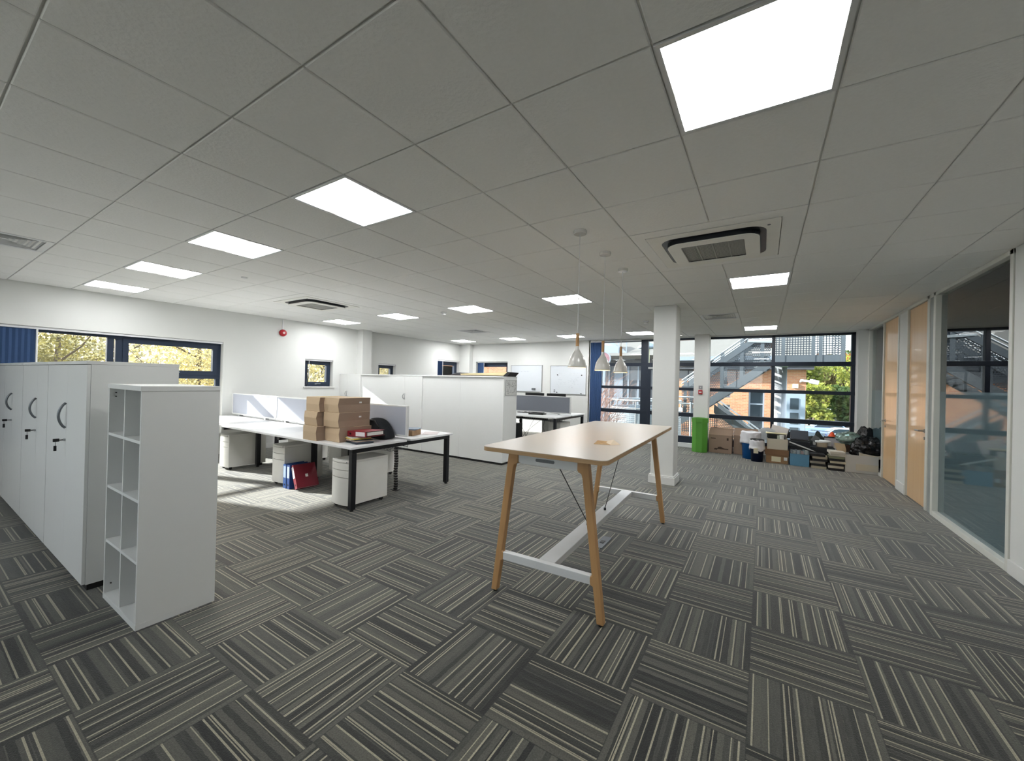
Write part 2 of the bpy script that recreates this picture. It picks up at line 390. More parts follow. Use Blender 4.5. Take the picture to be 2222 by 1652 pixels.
# cassette air conditioners
M_ac = mat('air_conditioner_plastic', (240, 239, 232), 0.5)
M_slot = mat('dark_air_slot', (14, 18, 26), 0.35)
M_grille = mat('grey_intake_grille', (168, 168, 162), 0.6, var=.1, scale=150)
def ring(mb, o1, o2, z0, z1):
    n = len(o1); vs = []
    for z in (z0, z1):
        for p in o1: vs.append((p[0], p[1], z))
        for p in o2: vs.append((p[0], p[1], z))
    fs = []
    for i in range(n):
        j = (i+1) % n
        fs += [(i, j, n+j, n+i), (2*n+i, 3*n+i, 3*n+j, 2*n+j), (i, 2*n+i, 2*n+j, j), (n+i, n+j, 3*n+j, 3*n+i)]
    mb.add(vs, fs)
def make_ac(loc, label):
    t = thing('air_conditioner', label, 'air conditioner', loc, 0, 'ceiling cassette air conditioners')
    a = .475
    m = MB(); o1 = rrect(-a, -a, a, a, .012); i1 = rrect(-.385, -.385, .385, .385, .13)
    ring(m, o1, i1, -.006, .0); m.build('surround', M_ac, t, .002)
    m = MB(); ring(m, rrect(-.388, -.388, .388, .388, .13), rrect(-.30, -.30, .30, .30, .09), -.003, .0); ring(m, rrect(-.345, -.345, .345, .345, .12), rrect(-.30, -.30, .30, .30, .09), -.034, -.003)
    m.build('air_slot', M_slot, t)
    m = MB(); ring(m, rrect(-.342, -.342, .342, .342, .115), rrect(-.235, -.235, .235, .235, .02), -.044, -.034); m.build('fascia', M_ac, t, .006)
    m = MB()
    for k in range(48):
        x = -.235 + k*.47/47; m.box((x-.0035, -.236, -.030), (x+.0035, .236, -.022))
    m.box((-.236, -.236, -.022), (.236, .236, -.016))
    for x in (-.118, 0, .118): m.box((x-.006, -.236, -.033), (x+.006, .236, -.022))
    m.build('intake_grille', M_grille, t)
    s = MB(); ring(s, rrect(-.27, -.27, .27, .27, .04), rrect(-.266, -.266, .266, .266, .038), -.042, -.039); s.build('hatch_line', M_grey, t)
    MB().lathe([(.0001, -.024), (.011, -.024), (.011, -.02)], 16, (.40, -.41, 0)).build('status_lamp', M_grey, t)
    return t
make_ac((1.18, 3.01, HC), 'white square air conditioner in the ceiling right of the hanging lamps')
make_ac((-4.80, 3.01, HC), 'white square air conditioner in the ceiling above the desk screens at left')

# four way air vents
def make_vent(i, j, label):
    t = thing('air_vent', label, 'air vent', (i*.6+.3, j*.6+.3, HC), 0, 'louvred ceiling vents')
    m = MB(); a = .295
    o1 = [(-a, -a), (a, -a), (a, a), (-a, a)]; i1 = [(-.245, -.245), (.245, -.245), (.245, .245), (-.245, .245)]
    ring(m, o1, i1, -.002, .008); m.build('frame', M_whitemetal, t)
    MB().box((-.25, -.25, .028), (.25, .25, .03)).build('backing', mat('dark_duct', (52, 54, 56), .8), t)
    for k in range(7):
        d = .235 - k*.032; m = MB()
        for q in range(4):
            R_ = Matrix.Rotation(q*PI/2, 4, 'Z')
            m.add([R_ @ Vector(p) for p in ((-d, -d, .002), (d, -d, .002), (d-.022, -d+.022, .024), (-d+.022, -d+.022, .024), (-d, -d+.002, .004), (d, -d+.002, .004), (d-.022, -d+.024, .026), (-d+.022, -d+.024, .026))],
                  [(0,1,2,3),(4,7,6,5),(0,4,5,1),(3,2,6,7)])
        m.build('louvre', M_whitemetal, t)
    return t
make_vent(-8, -1, 'white louvred air vent in the ceiling cut by the left edge')
make_vent(1, 11, 'white louvred air vent in the ceiling just right of the white column')
make_vent(-8, 11, 'white louvred air vent in the far ceiling over the white cabinets')

def detector(loc, label):
    t = thing('smoke_detector', label, 'smoke detector', loc, 0, 'ceiling smoke detectors')
    MB().lathe([(.0001, 0), (.055, 0), (.055, -.012), (.045, -.018), (.03, -.018)], 24).build('base', M_whitemetal, t, smooth=True)
    MB().lathe([(.03, -.018), (.03, -.03), (.043, -.036), (.043, -.046), (.03, -.055), (.0001, -.057)], 24).build('sensor_head', mat('detector_head', (236, 236, 234), .4), t, smooth=True)
detector((-3.33, 4.51, HC), 'small white smoke detector in the ceiling near the centre left')
detector((-.346, 6.9, HC), 'small white smoke detector in the ceiling just left of the column')
t = thing('motion_sensor', 'tiny flat white sensor disc in the left ceiling', 'sensor', (-3.94, 1.52, HC))
MB().lathe([(.0001, -.012), (.028, -.012), (.035, -.006), (.035, 0)], 20).build('disc', M_whitemetal, t, smooth=True)
t = thing('recessed_downlight', 'tiny lit round downlight in the ceiling near the far glazing', 'ceiling light', (-.13, 9.35, HC))
MB().lathe([(.05, 0), (.05, -.008), (.036, -.01), (.036, 0)], 20).build('rim', M_whitemetal, t)
MB().lathe([(.0001, -.002), (.036, -.002), (.036, 0)], 20).build('lens', emis('downlight_lens', (255, 240, 220), 8), t)

# ------------------------------------------------------------------ walls
def wall_y(name, yc, th, x0, x1, z0, z1, holes, m=M_wall):
    """wall standing along x, with rectangular holes (x0,x1,z0,z1) cut right through it"""
    b = MB(); xs = sorted(set([x0, x1] + [h[0] for h in holes] + [h[1] for h in holes]))
    for a, c in zip(xs[:-1], xs[1:]):
        hs = sorted([(h[2], h[3]) for h in holes if h[0] <= a+1e-6 and h[1] >= c-1e-6]); z = z0
        for (p, q) in hs:
            if p > z+1e-6: b.box((a, yc, z), (c, yc+th, p))
            z = q
        if z < z1-1e-6: b.box((a, yc, z), (c, yc+th, z1))
    return struct(b.build(name, m))
def wall_x(name, xc, th, y0, y1, z0, z1, holes, m=M_wall):
    b = MB(); ys = sorted(set([y0, y1] + [h[0] for h in holes] + [h[1] for h in holes]))
    for a, c in zip(ys[:-1], ys[1:]):
        hs = sorted([(h[2], h[3]) for h in holes if h[0] <= a+1e-6 and h[1] >= c-1e-6]); z = z0
        for (p, q) in hs:
            if p > z+1e-6: b.box((xc, a, z), (xc+th, c, p))
            z = q
        if z < z1-1e-6: b.box((xc, a, z), (xc+th, c, z1))
    return struct(b.build(name, m))
W1 = (-1.0, 2.585, .39, 2.125); W2 = (4.19, 4.88, 1.28, 1.91); W3 = (6.20, 6.80, 1.28, 1.91); W4 = (8.49, 9.55, .95, 2.155)
W5 = (-6.597, -5.33, .95, 2.15)
wall_x('wall_left', XL-.30, .30, YF-.3, YB, -.25, HC+.03, [W1, W2, W3, W4])
wall_y('wall_back', YB, .30, XL-.30, -2.54, -.25, HC+.03, [W5])
W9 = (-5.6, 1.6, 1.45, 2.45)      # unseen window band added behind the viewpoint to let in daylight
wall_y('wall_front', YF-.3, .3, XL-.30, 7.4, 0, HC+.03, [W9])
m = MB(); m.box((W9[0], YF-.22, W9[2]), (W9[1], YF-.15, W9[2]+.06)).box((W9[0], YF-.22, W9[3]-.06), (W9[1], YF-.15, W9[3]))
for k in range(7):
    x = W9[0]+(W9[1]-W9[0]-.06)*k/6; m.box((x, YF-.22, W9[2]), (x+.06, YF-.15, W9[3]))
w9 = struct(m.build('fill_window', M_navy)); MB().box((W9[0]+.03, YF-.19, W9[2]+.03), (W9[1]-.03, YF-.185, W9[3]-.03)).build('pane', M_glass, w9)
struct(MB().box((XL, 5.53, 0), (-6.93, 5.80, HC+.01)).build('trim_1', M_wall), 'white boxed pillar on the left wall behind the white cabinets')
struct(MB().box((XL, 9.56, 0), (-6.73, YB, HC+.01)).build('trim_2', M_wall), 'white boxed pillar in the far left corner')
bb = mat('white_skirting', (222, 222, 219), .4)
struct(MB().box((XL, YF, 0), (XL+.015, 5.53, .1)).build('baseboard_left', bb, None, .004))
struct(MB().box((-6.7, YB-.015, 0), (-2.6, YB, .1)).build('baseboard_back', bb, None, .004))

# windows of the left wall
def win_frame(mb, X, y0, y1, z0, z1, w, d):
    mb.box((X, y0, z0), (X+d, y1, z0+w)); mb.box((X, y0, z1-w), (X+d, y1, z1)); mb.box((X, y0, z0+w), (X+d, y0+w, z1-w)); mb.box((X, y1-w, z0+w), (X+d, y1, z1-w))
def sill(p, y0, y1, z, x0=-7.27, x1=XL+.03):
    MB().box((x0, y0-.03, z-.02), (x1, y1+.03, z+.006)).build('window_sill', bb, p, .004)
def window_left(name, W, glasses, frames, X=-7.34, d=.07, sillp=True):
    m = MB()
    for f in frames: win_frame(m, *f)
    o = m.build(name, M_navy, None, .003); struct(o)
    for (y0, y1, z0, z1) in glasses:
        MB().box((X+.02, y0, z0), (X+.026, y1, z1)).build('pane', M_glass, o)
    if sillp: sill(o, W[0], W[1], W[2])
    return o
X = -7.34
w1 = window_left('window_1', W1,
    [(.10, 1.02, 1.50, 2.03), (.10, 1.02, .47, 1.42), (1.31, 2.46, 1.60, 2.00), (1.20, 2.52, .47, 1.42), (-.9, -.04, .47, 2.03)],
    [(X, W1[0], W1[1], W1[2], W1[3], .07, .07), (X-.005, 1.14, 2.585, 1.42, 2.12, .07, .08), (X+.008, 1.20, 2.53, 1.49, 2.06, .075, .08), (X, 1.02, 1.20, .4, 2.12, .08, .08), (X, -1.0, 1.14, 1.42, 1.50, .04, .07), (X, -.04, .10, .4, 2.12, .06, .075)])
MB().box((X+.09, 1.84, 1.515), (X+.10, 1.92, 1.54)).box((X+.10, 1.80, 1.525), (X+.115, 1.95, 1.54)).build('window_handle', M_chrome, w1, .002)
w2 = window_left('window_2', W2, [(4.35, 4.80, 1.42, 1.80)], [(X, 4.19, 4.88, 1.28, 1.90, .06, .07), (X+.008, 4.25, 4.84, 1.33, 1.86, .065, .08)])
MB().box((X+.09, 4.48, 1.335), (X+.10, 4.53, 1.36)).box((X+.10, 4.48, 1.345), (X+.112, 4.62, 1.358)).build('window_handle', M_chrome, w2, .002)
w3 = window_left('window_3', W3, [(6.38, 6.72, 1.42, 1.80)], [(X, 6.20, 6.80, 1.28, 1.90, .06, .07), (X+.008, 6.26, 6.76, 1.33, 1.86, .065, .08)])
w4 = window_left('window_4', W4, [(8.55, 9.4, 1.05, 1.98)], [(X, 8.49, 9.55, .95, 2.15, .06, .07), (X+.008, 8.55, 9.5, 1.0, 2.09, .09, .08)])
m = MB(); Yw = YB+.15
for (x0, x1, z0, z1, w) in ((-6.597, -5.33, .95, 2.14, .06), (-6.53, -5.38, 1.0, 2.08, .09)):
    m.box((x0, Yw, z0), (x1, Yw+.06, z0+w)); m.box((x0, Yw, z1-w), (x1, Yw+.06, z1)); m.box((x0, Yw, z0), (x0+w, Yw+.06, z1)); m.box((x1-w, Yw, z0), (x1, Yw+.06, z1))
w5 = m.build('window_5', M_navy); struct(w5)
MB().box((-6.45, Yw+.03, 1.08), (-5.46, Yw+.036, 2.0)).build('pane', M_glass, w5)
# blinds: headrail, stacked fabric, wand
M_blind = mat('navy_blind_fabric', (44, 72, 112), .8, var=.08, scale=40)
M_rail = mat('white_headrail', (225, 226, 228), .4)
def blind_left(W, ys, ye, zb, label, wand=True, n=10, xr=-7.20):
    t = thing('vertical_blind', label, 'blind', (xr, 0, 0))
    MB().box((-.02, W[0]+.01, W[3]-.035), (.03, W[1]-.005, W[3]-.004)).build('headrail', M_rail, t, .002)
    if n:
        m = MB()
        for k in range(n):
            y = ys+(ye-ys)*(k+.5)/n
            m.box((-.045, y-.0015, zb), (.045, y+.0015, W[3]-.04), Matrix.Translation((0, y, 0)) @ Matrix.Rotation(.35*(-1)**k, 4, 'Z') @ Matrix.Translation((0, -y, 0)))
        m.build('slats', M_blind, t)
    if wand: MB().tube([(.035, ye+.02, W[3]-.03), (.035, ye+.02, zb+.15)], .008, 8).build('wand', M_rail, t)
    return t
t = thing('vertical_blind', 'drawn navy vertical blind over the left part of the wide window', 'blind', (-7.20, 0, 0))
MB().box((-.02, W1[0]+.01, W1[3]-.035), (.03, W1[1]-.005, W1[3]-.004)).build('headrail', M_rail, t, .002)
m = MB(); n_ = 46
for k in range(n_):
    y = W1[0]+.03 + (0.255-W1[0]-.03)*k/(n_-1)
    m.add([(.0+.012*(k % 2), y, .45), (.0+.012*((k+1) % 2), y+.03, .45), (.0+.012*((k+1) % 2), y+.03, 2.085), (.0+.012*(k % 2), y, 2.085)], [(0, 1, 2, 3)])
m.build('slats', M_blind, t)
MB().tube([(.03, .285, 2.09), (.03, .285, .8)], .011, 8).build('wand', M_rail, t)
blind_left(W2, 4.21, 4.27, 1.36, 'narrow bunched blind on the small window left of the white cabinets', True, 0)
b2 = thing('blind_cord', 'dark looped cord hanging beside the small left window', 'cord', (-7.19, 4.25, 1.29))
MB().tube([(0, .02, .40), (.005, .01, .25), (.0, -.02, .06), (0, .0, .0), (0, .03, .06), (0, .045, .25), (0, .045, .40)], .008, 6).build('cord', M_plinth, b2)
blind_left(W3, 0, 0, 0, 'white blind rail in the middle small window above the cabinets', False, 0)
blind_left(W4, 8.52, 8.72, 1.0, 'navy blind bunched at the left of the far corner window', True, 8)
t = thing('vertical_blind', 'navy blind at the left side of the far wall window by the corner', 'blind', (0, YB+.06, 0))
MB().box((-6.58, -.02, 2.12), (-5.34, .03, 2.146)).build('headrail', M_rail, t, .002)
m = MB()
for k in range(10):
    x = -6.56+.026*k; m.add([(x, .012*(k % 2), 1.0), (x+.026, .012*((k+1) % 2), 1.0), (x+.026, .012*((k+1) % 2), 2.12), (x, .012*(k % 2), 2.12)], [(0, 1, 2, 3)])
m.build('slats', M_blind, t)
MB().tube([(-6.285, -.03, 2.12), (-6.285, -.03, 1.2)], .008, 8).build('wand', M_rail, t)
t = thing('fire_alarm_sounder', 'round red fire alarm sounder high on the left wall', 'alarm', (XL, 3.675, 2.43))
mr = mat('alarm_red', (168, 24, 36), .35)
def lathex(mb, prof, n=24):
    k = len(mb.v); mb.lathe(prof, n)
    for i in range(k, len(mb.v)): x, y, z = mb.v[i]; mb.v[i] = (z, x, y)
    return mb
lathex(MB(), [(.0001, 0), (.072, 0), (.075, .02), (.07, .045), (.05, .055), (.0001, .057)]).build('body', mr, t, smooth=True)
lathex(MB(), [(.0001, .05), (.024, .058), (.024, .062), (.0001, .064)]).build('centre_cap', mat('alarm_pink', (236, 200, 200), .4), t)
MB().box((0, -.008, .06), (.014, .008, .29)).build('conduit', M_rail, t)

# whiteboards
M_wb = mat('whiteboard_enamel', (214, 219, 224), .18, var=.01)
M_alu = mat('aluminium_trim', (176, 178, 178), .35, .8)
def whiteboard(x0, x1, z0, z1, label):
    t = thing('whiteboard', label, 'whiteboard', ((x0+x1)/2, YB, z0)); w = (x1-x0)/2; h = z1-z0
    MB().box((-w+.01, -.018, .01), (w-.01, -.002, h-.01)).build('board', M_wb, t)
    f = MB(); f.box((-w, -.024, 0), (w, -.002, .014)); f.box((-w, -.024, h-.014), (w, -.002, h)); f.box((-w, -.024, .014), (-w+.012, -.002, h-.014)); f.box((w-.012, -.024, .014), (w, -.002, h-.014))
    f.build('frame', M_alu, t); return t
wbA = whiteboard(-5.183, -4.07, 1.215, 2.035, 'left whiteboard on the far wall, with one faint line of writing')
wbB = whiteboard(-3.79, -2.66, 1.185, 2.02, 'right whiteboard on the far wall, with small black magnets')
mg = mat('faint_marker', (176, 182, 190), .6)
r = random.Random(3)
m = MB(); x = -.42
while x < .12:
    d = r.uniform(.012, .03); m.box((x, -.0195, .62+r.uniform(-.006, .006)), (x+d, -.0185, .627+r.uniform(0, .006))); x += d+.012
m.build('writing', mg, wbA)
m = MB()
for k in range(60):
    x = r.choice([r.uniform(-.15, .22), r.uniform(-.35, -.22), r.uniform(.05, .3)]); z = r.uniform(.18, .62)
    m.box((x, -.0195, z), (x+r.uniform(.01, .07), -.0185, z+.004))
m.build('writing', mg, wbB)['kind'] = 'stuff'
MB().box((.22, -.05, .06), (.34, -.019, .115)).build('board_rubber', mat('grey_rubber_block', (92, 96, 100), .7), wbA, .004)
for (x, z) in ((-.33, .56), (.43, .555)):
    m = MB(); m.tube([(x, -.019, z), (x, -.03, z)], .017, 16); m.build('magnet', M_black, wbB)
for (x, z) in ((-.42, .11), (-.42, .06), (-.34, .045), (.42, .03)):
    MB().box((x-.02, -.03, z-.012), (x+.02, -.019, z+.012)).build('magnet', M_black, wbB, .003)

# ------------------------------------------------------------------ far glazing
gl = MB(); D0, D1 = YG-.05, YG+.06
gx0, gx1 = -2.57, 3.165
def gb(x0, x1, z0, z1, e=0): gl.box((x0, D0-e, z0), (x1, D1, z1))
gb(gx0, -2.50, 0, 2.72); gb(gx0, gx1, 2.655, 2.725); gb(gx0, gx1, .10, .26)
gb(-1.165, -.99, .0, 2.70, .01); gb(-.36, -.26, 0, 2.70); gb(.26, .34, 0, 2.70); gb(1.72, 1.785, .1, 2.70); gb(3.10, gx1, 0, 2.72)
for (z0, z1) in ((2.0, 2.09), (1.395, 1.47), (.745, .84)): gb(gx0, gx1, z0, z1, .012)
win6 = struct(gl.build('window_6', mat('dark_curtain_wall_frame', (22, 33, 48), .4, .1), None, .004))
for (x0, x1) in ((-2.50, -1.165), (-.99, -.36), (-.26, .26), (.34, 1.72), (1.785, 3.10)):
    for (z0, z1) in ((.26, .745), (.84, 1.395), (1.47, 2.0), (2.09, 2.655)):
        MB().box((x0, YG-.006, z0), (x1, YG, z1)).build('pane', M_glass, win6)
# door leaf in the glazing beside the column
dl = MB(); dl.box((-.99, D0-.03, .26), (-.90, D0-.012, 2.0)); dl.box((-.45, D0-.03, .26), (-.36, D0-.012, 2.0)); dl.box((-.90, D0-.03, 1.90), (-.45, D0-.012, 2.0)); dl.box((-.90, D0-.03, .26), (-.45, D0-.012, .36))
door0 = struct(dl.build('door_3', MATS['dark_curtain_wall_frame'], None, .003))
MB().box((-.97, D0-.036, 1.93), (-.80, D0-.031, 1.98)).build('closer_plate', M_alu, door0)
struct(MB().box((gx0-.03, YG-.16, 0), (gx1+.05, YG-.05, .10)).box((gx0-.03, YG-.05, 0), (gx1+.05, YG+.1, .10)).build('baseboard_back', M_rail, None, .005))
struct(MB().box((gx0-.05, YG-.10, 2.70), (gx1+.25, YG+.1, HC+.01)).build('trim_3', M_wall), 'white bulkhead strip over the far glazing')
struct(MB().box((-2.60, YB-.0, -.2), (gx0, YG+.15, HC)).build('trim_4', M_wall), 'white jamb left of the far glazing')
t = thing('vertical_blind', 'tall navy vertical blind bunched at the left of the far glazing', 'blind', (0, YG-.11, 0))
m = MB(); N = 12
for k in range(N):
    x = -2.55+.028*k; m.add([(x, .02*(k % 2), .12), (x+.028, .02*((k+1) % 2), .12), (x+.028, .02*((k+1) % 2), 2.66), (x, .02*(k % 2), 2.66)], [(0, 1, 2, 3)])
m.build('slats', M_blind, t)
MB().box((-2.56, -.02, 2.665), (-1.16, .03, 2.69)).build('headrail', M_rail, t)
# far column, near column
struct(MB().box((.175, 9.40, 0), (.49, 9.72, HC)).build('trim_5', M_wall, None, .01), 'slim white column against the far glazing')
struct(MB().box((.113, 5.50, 0), (.446, 5.85, HC)).build('trim_6', M_wall, None, .012), 'white square column behind the high table')
bs = MB().box((.085, 5.472, 0), (.474, 5.878, .115)).box((.095, 5.482, .115), (.464, 5.868, .135))
struct(bs.build('baseboard_column', bb, None, .005))
t = thing('fire_call_point', 'red break-glass call point under a grey plate on the slim far column', 'call point', (.325, 9.40, 1.30))
MB().box((-.045, -.03, .02), (.045, 0, .12)).build('box', mr, t, .006)
MB().box((-.028, -.034, .055), (.028, -.029, .085)).build('glass', mat('call_white', (230, 215, 215), .3), t)
MB().box((-.042, -.012, .14), (.042, 0, .225)).build('sign_plate', mat('call_grey', (150, 152, 154), .5), t, .003)
MB().box((-.01, -.015, .165), (.01, -.012, .195)).build('pictogram', mat('call_light', (215, 216, 218), .5), t)

# ------------------------------------------------------------------ right partition
RT = .11
P = MB()
def pr_(y0, y1, z0=0, z1=HC+.01, x0=XR, x1=XR+RT): P.box((x0, y0, z0), (x1, y1, z1))
pr_(YF, 4.19); pr_(7.09, 7.50); pr_(9.60, YG+.1)
struct(P.build('wall_right', M_wall))
struct(MB().box((3.165, YG-.28, 0), (XR, YG+.1, HC)).build('trim_7', M_wall, None, .006), 'white return beside the far glazing')
fr = MB()
M_frame = mat('off_white_partition_frame', (214, 214, 206), .45)
for (y0, y1) in ((4.19, 4.245), (5.96, 6.03), (6.17, 6.25), (7.05, 7.09), (7.50, 7.545), (8.40, 8.45), (9.50, 9.60)): fr.box((XR-.012, y0, 0), (XR+RT+.012, y1, HC))
fr.box((XR-.012, 4.19, 2.685), (XR+RT+.012, 9.60, HC)); fr.box((XR-.012, 4.245, 0), (XR+RT+.012, 5.96, .062)); fr.box((XR-.012, 8.45, 0), (XR+RT+.012, 9.50, .062))
struct(fr.build('trim_8', M_frame, None, .004), 'off white frames of the glazed office partition')
struct(MB().box((XR, 6.03, .0), (XR+RT, 6.17, HC)).build('trim_9', mat('grey_post', (150, 155, 152), .5)), 'grey post between door and large glass panel')
M_dark = glassmat('partition_glass', (0.70, 0.78, 0.79, 1), 1.0, 0.0, 1.8)
M_frost = glassmat('partition_glass_frosted', (0.50, 0.56, 0.58, 1), .9, 0.05, 1.9, ((112, 140, 148), .5))
for n_, (y0, y1) in (('window_7', (4.245, 5.96)), ('window_8', (8.45, 9.50))):
    o = MB().box((XR+.04, y0, 1.51), (XR+.05, y1, 2.685)).build(n_, M_dark); struct(o)
    MB().box((XR+.04, y0, .062), (XR+.05, y1, 1.51)).build('frosted_pane', M_frost, o)
def door(name, y0, y1, hy, sgn):
    o = MB().box((XR+.012, y0+.004, .006), (XR+.056, y1-.004, 2.682)).build(name, M_door, None, .003); struct(o)
    h = MB(); h.tube([(XR-.045, hy, .995), (XR+.012, hy, .995)], .011, 12); h.tube([(XR-.045, hy-.008*sgn, .995), (XR-.048, hy+.13*sgn, .995)], .010, 12)
    h.lathe([(.0001, 0), (.026, 0), (.026, .008), (.0001, .008)], 20)
    for i in range(len(h.v)-80, len(h.v)):
        x, y, z = h.v[i]; h.v[i] = (XR+.012-z, hy+x, .995+y)
    h.build('handle', M_chrome, o, smooth=False)
    m = MB(); lathex(m, [(.0001, 0), (.02, 0), (.02, .007), (.0001, .007)], 18)
    for i in range(len(m.v)): x, y, z = m.v[i]; m.v[i] = (XR+.012-x, hy+y, .90+z)
    m.build('keyhole_rose', M_chrome, o)
    return o
door('door_1', 7.545, 8.40, 8.31, -1)
door('door_2', 6.25, 7.05, 6.36, 1)
struct(MB().box((XR-.015, YF, 0), (XR, 4.19, .12)).build('baseboard_right', bb, None, .004))
struct(MB().box((XR-.015, 7.09, 0), (XR, 7.50, .14)).build('baseboard_right', bb, None, .004))
# unlit office behind the partition
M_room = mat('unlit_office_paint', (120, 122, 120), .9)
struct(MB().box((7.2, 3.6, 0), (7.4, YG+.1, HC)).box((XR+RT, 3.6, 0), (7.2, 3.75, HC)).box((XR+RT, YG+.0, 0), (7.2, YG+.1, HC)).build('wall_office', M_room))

# ------------------------------------------------------------------ high table
TX, TY, TR = .315, 2.60, math.radians(1.9)
t = thing('high_table', 'high white-topped table on splayed oak legs in the middle of the carpet', 'table', (TX, TY, 0), TR)
TH = 1.05; hw, hl = .445, 1.22
MB().prism(rrect(-hw, -hl, hw, hl, .055, 8), 'z', TH-.004, TH).build('tabletop', mat('warm_white_laminate', (194, 187, 177), .28, var=.01), t, .001)
MB().prism(rrect(-hw, -hl, hw, hl, .055, 8), 'z', TH-.030, TH-.004).build('tabletop_edge', M_ply, t, .001)
def leg_poly(s):
    # outline in x,z of a splayed leg with a gusset at the top and a lug at stretcher height
    p = [(.290, TH-.030), (.412, .012), (.368, .012), (.338, .235), (.322, .240), (.318, .262), (.318, .292), (.330, .300), (.2545, .895), (.246, .925), (.226, .934), (.218, .945), (.218, TH-.030)]
    return [(s*x, z) for x, z in p]
for yy in (-1, 1):
    for s in (-1, 1):
        y = yy*1.075
        lg = MB().prism(leg_poly(s), 'y', y-.024, y+.024).build('leg', M_leg, t, .005)
        MB().tube([(s*.39, y, 0), (s*.39, y, .014)], .016, 12).build('foot_glide', M_black, lg)
    y = yy*1.075
    a = MB().prism([(-.222, TH-.03), (.222, TH-.03), (.222, .945), (.19, .935), (-.19, .935), (-.222, .945)], 'y', y-.012, y+.012).build('end_rail', M_whitemetal, t, .002)
    MB().prism(rrect(-.085, .962, .055, .984, .010), 'y', y-.0135, y+.0135).build('cable_slot', mat('grey_slot', (120, 122, 124), .5), a)
    MB().box((-.322, y-.022, .243), (.322, y+.022, .297)).build('cross_stretcher', M_whitemetal, t, .003)
MB().box((-.058, -1.053, .25), (.058, 1.053, .297)).build('long_stretcher', M_whitemetal, t, .003)
for yy in (-1, 1):
    y0, y1 = yy*.98, yy*.24
    MB().tube([(-.0, y0, TH-.06), (-.0, y1, .312)], .0035, 8).tube([(0, y1, .297), (0, y1, .318)], .011, 10).build('tension_rod', M_plinth, t)
lf = thing('folded_leaflet', 'folded paper leaflet standing half open on the high table', 'leaflet', (.585, 2.03, TH), .5)
MB().add([(-.10, -.01, .001), (.02, -.03, .001), (.05, .04, .012), (-.06, .05, .022), (-.10, -.01, .002), (.02, -.03, .002), (.05, .04, .013), (-.06, .05, .023)], [(0,1,2,3), (4,7,6,5), (0,4,5,1), (1,5,6,2), (2,6,7,3), (3,7,4,0)]).build('page', mat('brown_paper_print', (176, 146, 104), .6, var=.25, scale=60), lf)
MB().add([(.02, -.03, .001), (.10, .0, .001), (.06, .06, .03), (-.02, .05, .012)], [(0, 1, 2, 3)]).add([(.02, -.032, .0), (.10, -.002, .0), (.06, .058, .029), (-.02, .048, .011)], [(3, 2, 1, 0)]).build('page', mat('cream_page', (226, 214, 194), .7), lf)
t = thing('floor_socket_plate', 'small grey metal socket plate let into the carpet under the high table', 'socket', (.305, 2.80, 0))
MB().box((-.045, -.15, .0), (.045, .15, .006)).build('plate', mat('socket_grey', (110, 114, 118), .4, .5), t, .002)
MB().box((-.018, -.03, .006), (.018, .03, .009)).build('latch', M_black, t)

# ------------------------------------------------------------------ pendant lamps
M_pend = mat('white_gloss_lamp', (226, 224, 218), .22, coat=.6)
M_inner = mat('cream_lamp_inside', (246, 232, 200), .6)
def make_pendant(loc, label):
    t = thing('pendant_lamp', label, 'pendant lamp', loc, 0, 'pendant lamps over the high table')
    zb = 1.628-HC
    MB().lathe([(.0001, 0), (.05, 0), (.052, -.004), (.052, -.026), (.048, -.03), (.0001, -.03)], 32).build('ceiling_cap', M_pend, t, smooth=False)
    MB().tube([(0, 0, -.03), (0, 0, zb+.275)], .0028, 8).build('cord', M_whitemetal, t)
    MB().lathe([(.0001, .275), (.012, .275), (.0135, .27), (.0135, .172), (.0001, .172)], 24, (0, 0, zb)).build('wood_neck', M_leg, t, smooth=False)
    prof = [(.0125, .172), (.0135, .168), (.014, .155), (.018, .143), (.028, .126), (.041, .108), (.053, .088), (.062, .065), (.0685, .038), (.0725, .010), (.0735, .0)]
    inner = [(.0715, .0), (.0705, .010), (.066, .038), (.0595, .064), (.050, .086), (.038, .105), (.02, .122), (.0001, .13)]
    MB().lathe(prof + [(.0715, .0)], 48, (0, 0, zb)).build('lamp_shade', M_pend, t, smooth=True)
    MB().lathe(inner, 48, (0, 0, zb)).build('shade_lining', M_inner, t, smooth=True)
    MB().lathe([(.0001, .018), (.014, .020), (.024, .034), (.027, .05), (.022, .07), (.012, .088), (.011, .12)], 24, (0, 0, zb)).build('bulb', emis('bulb_glow', (255, 224, 180), 24), t, smooth=True)
make_pendant((.300, 2.10, HC), 'nearest of three small white pendant lamps with wooden necks, leftmost in view')
make_pendant((.300, 2.70, HC), 'middle one of three small white pendant lamps with wooden necks')
make_pendant((.285, 3.30, HC), 'farthest of three small white pendant lamps, rightmost in view')

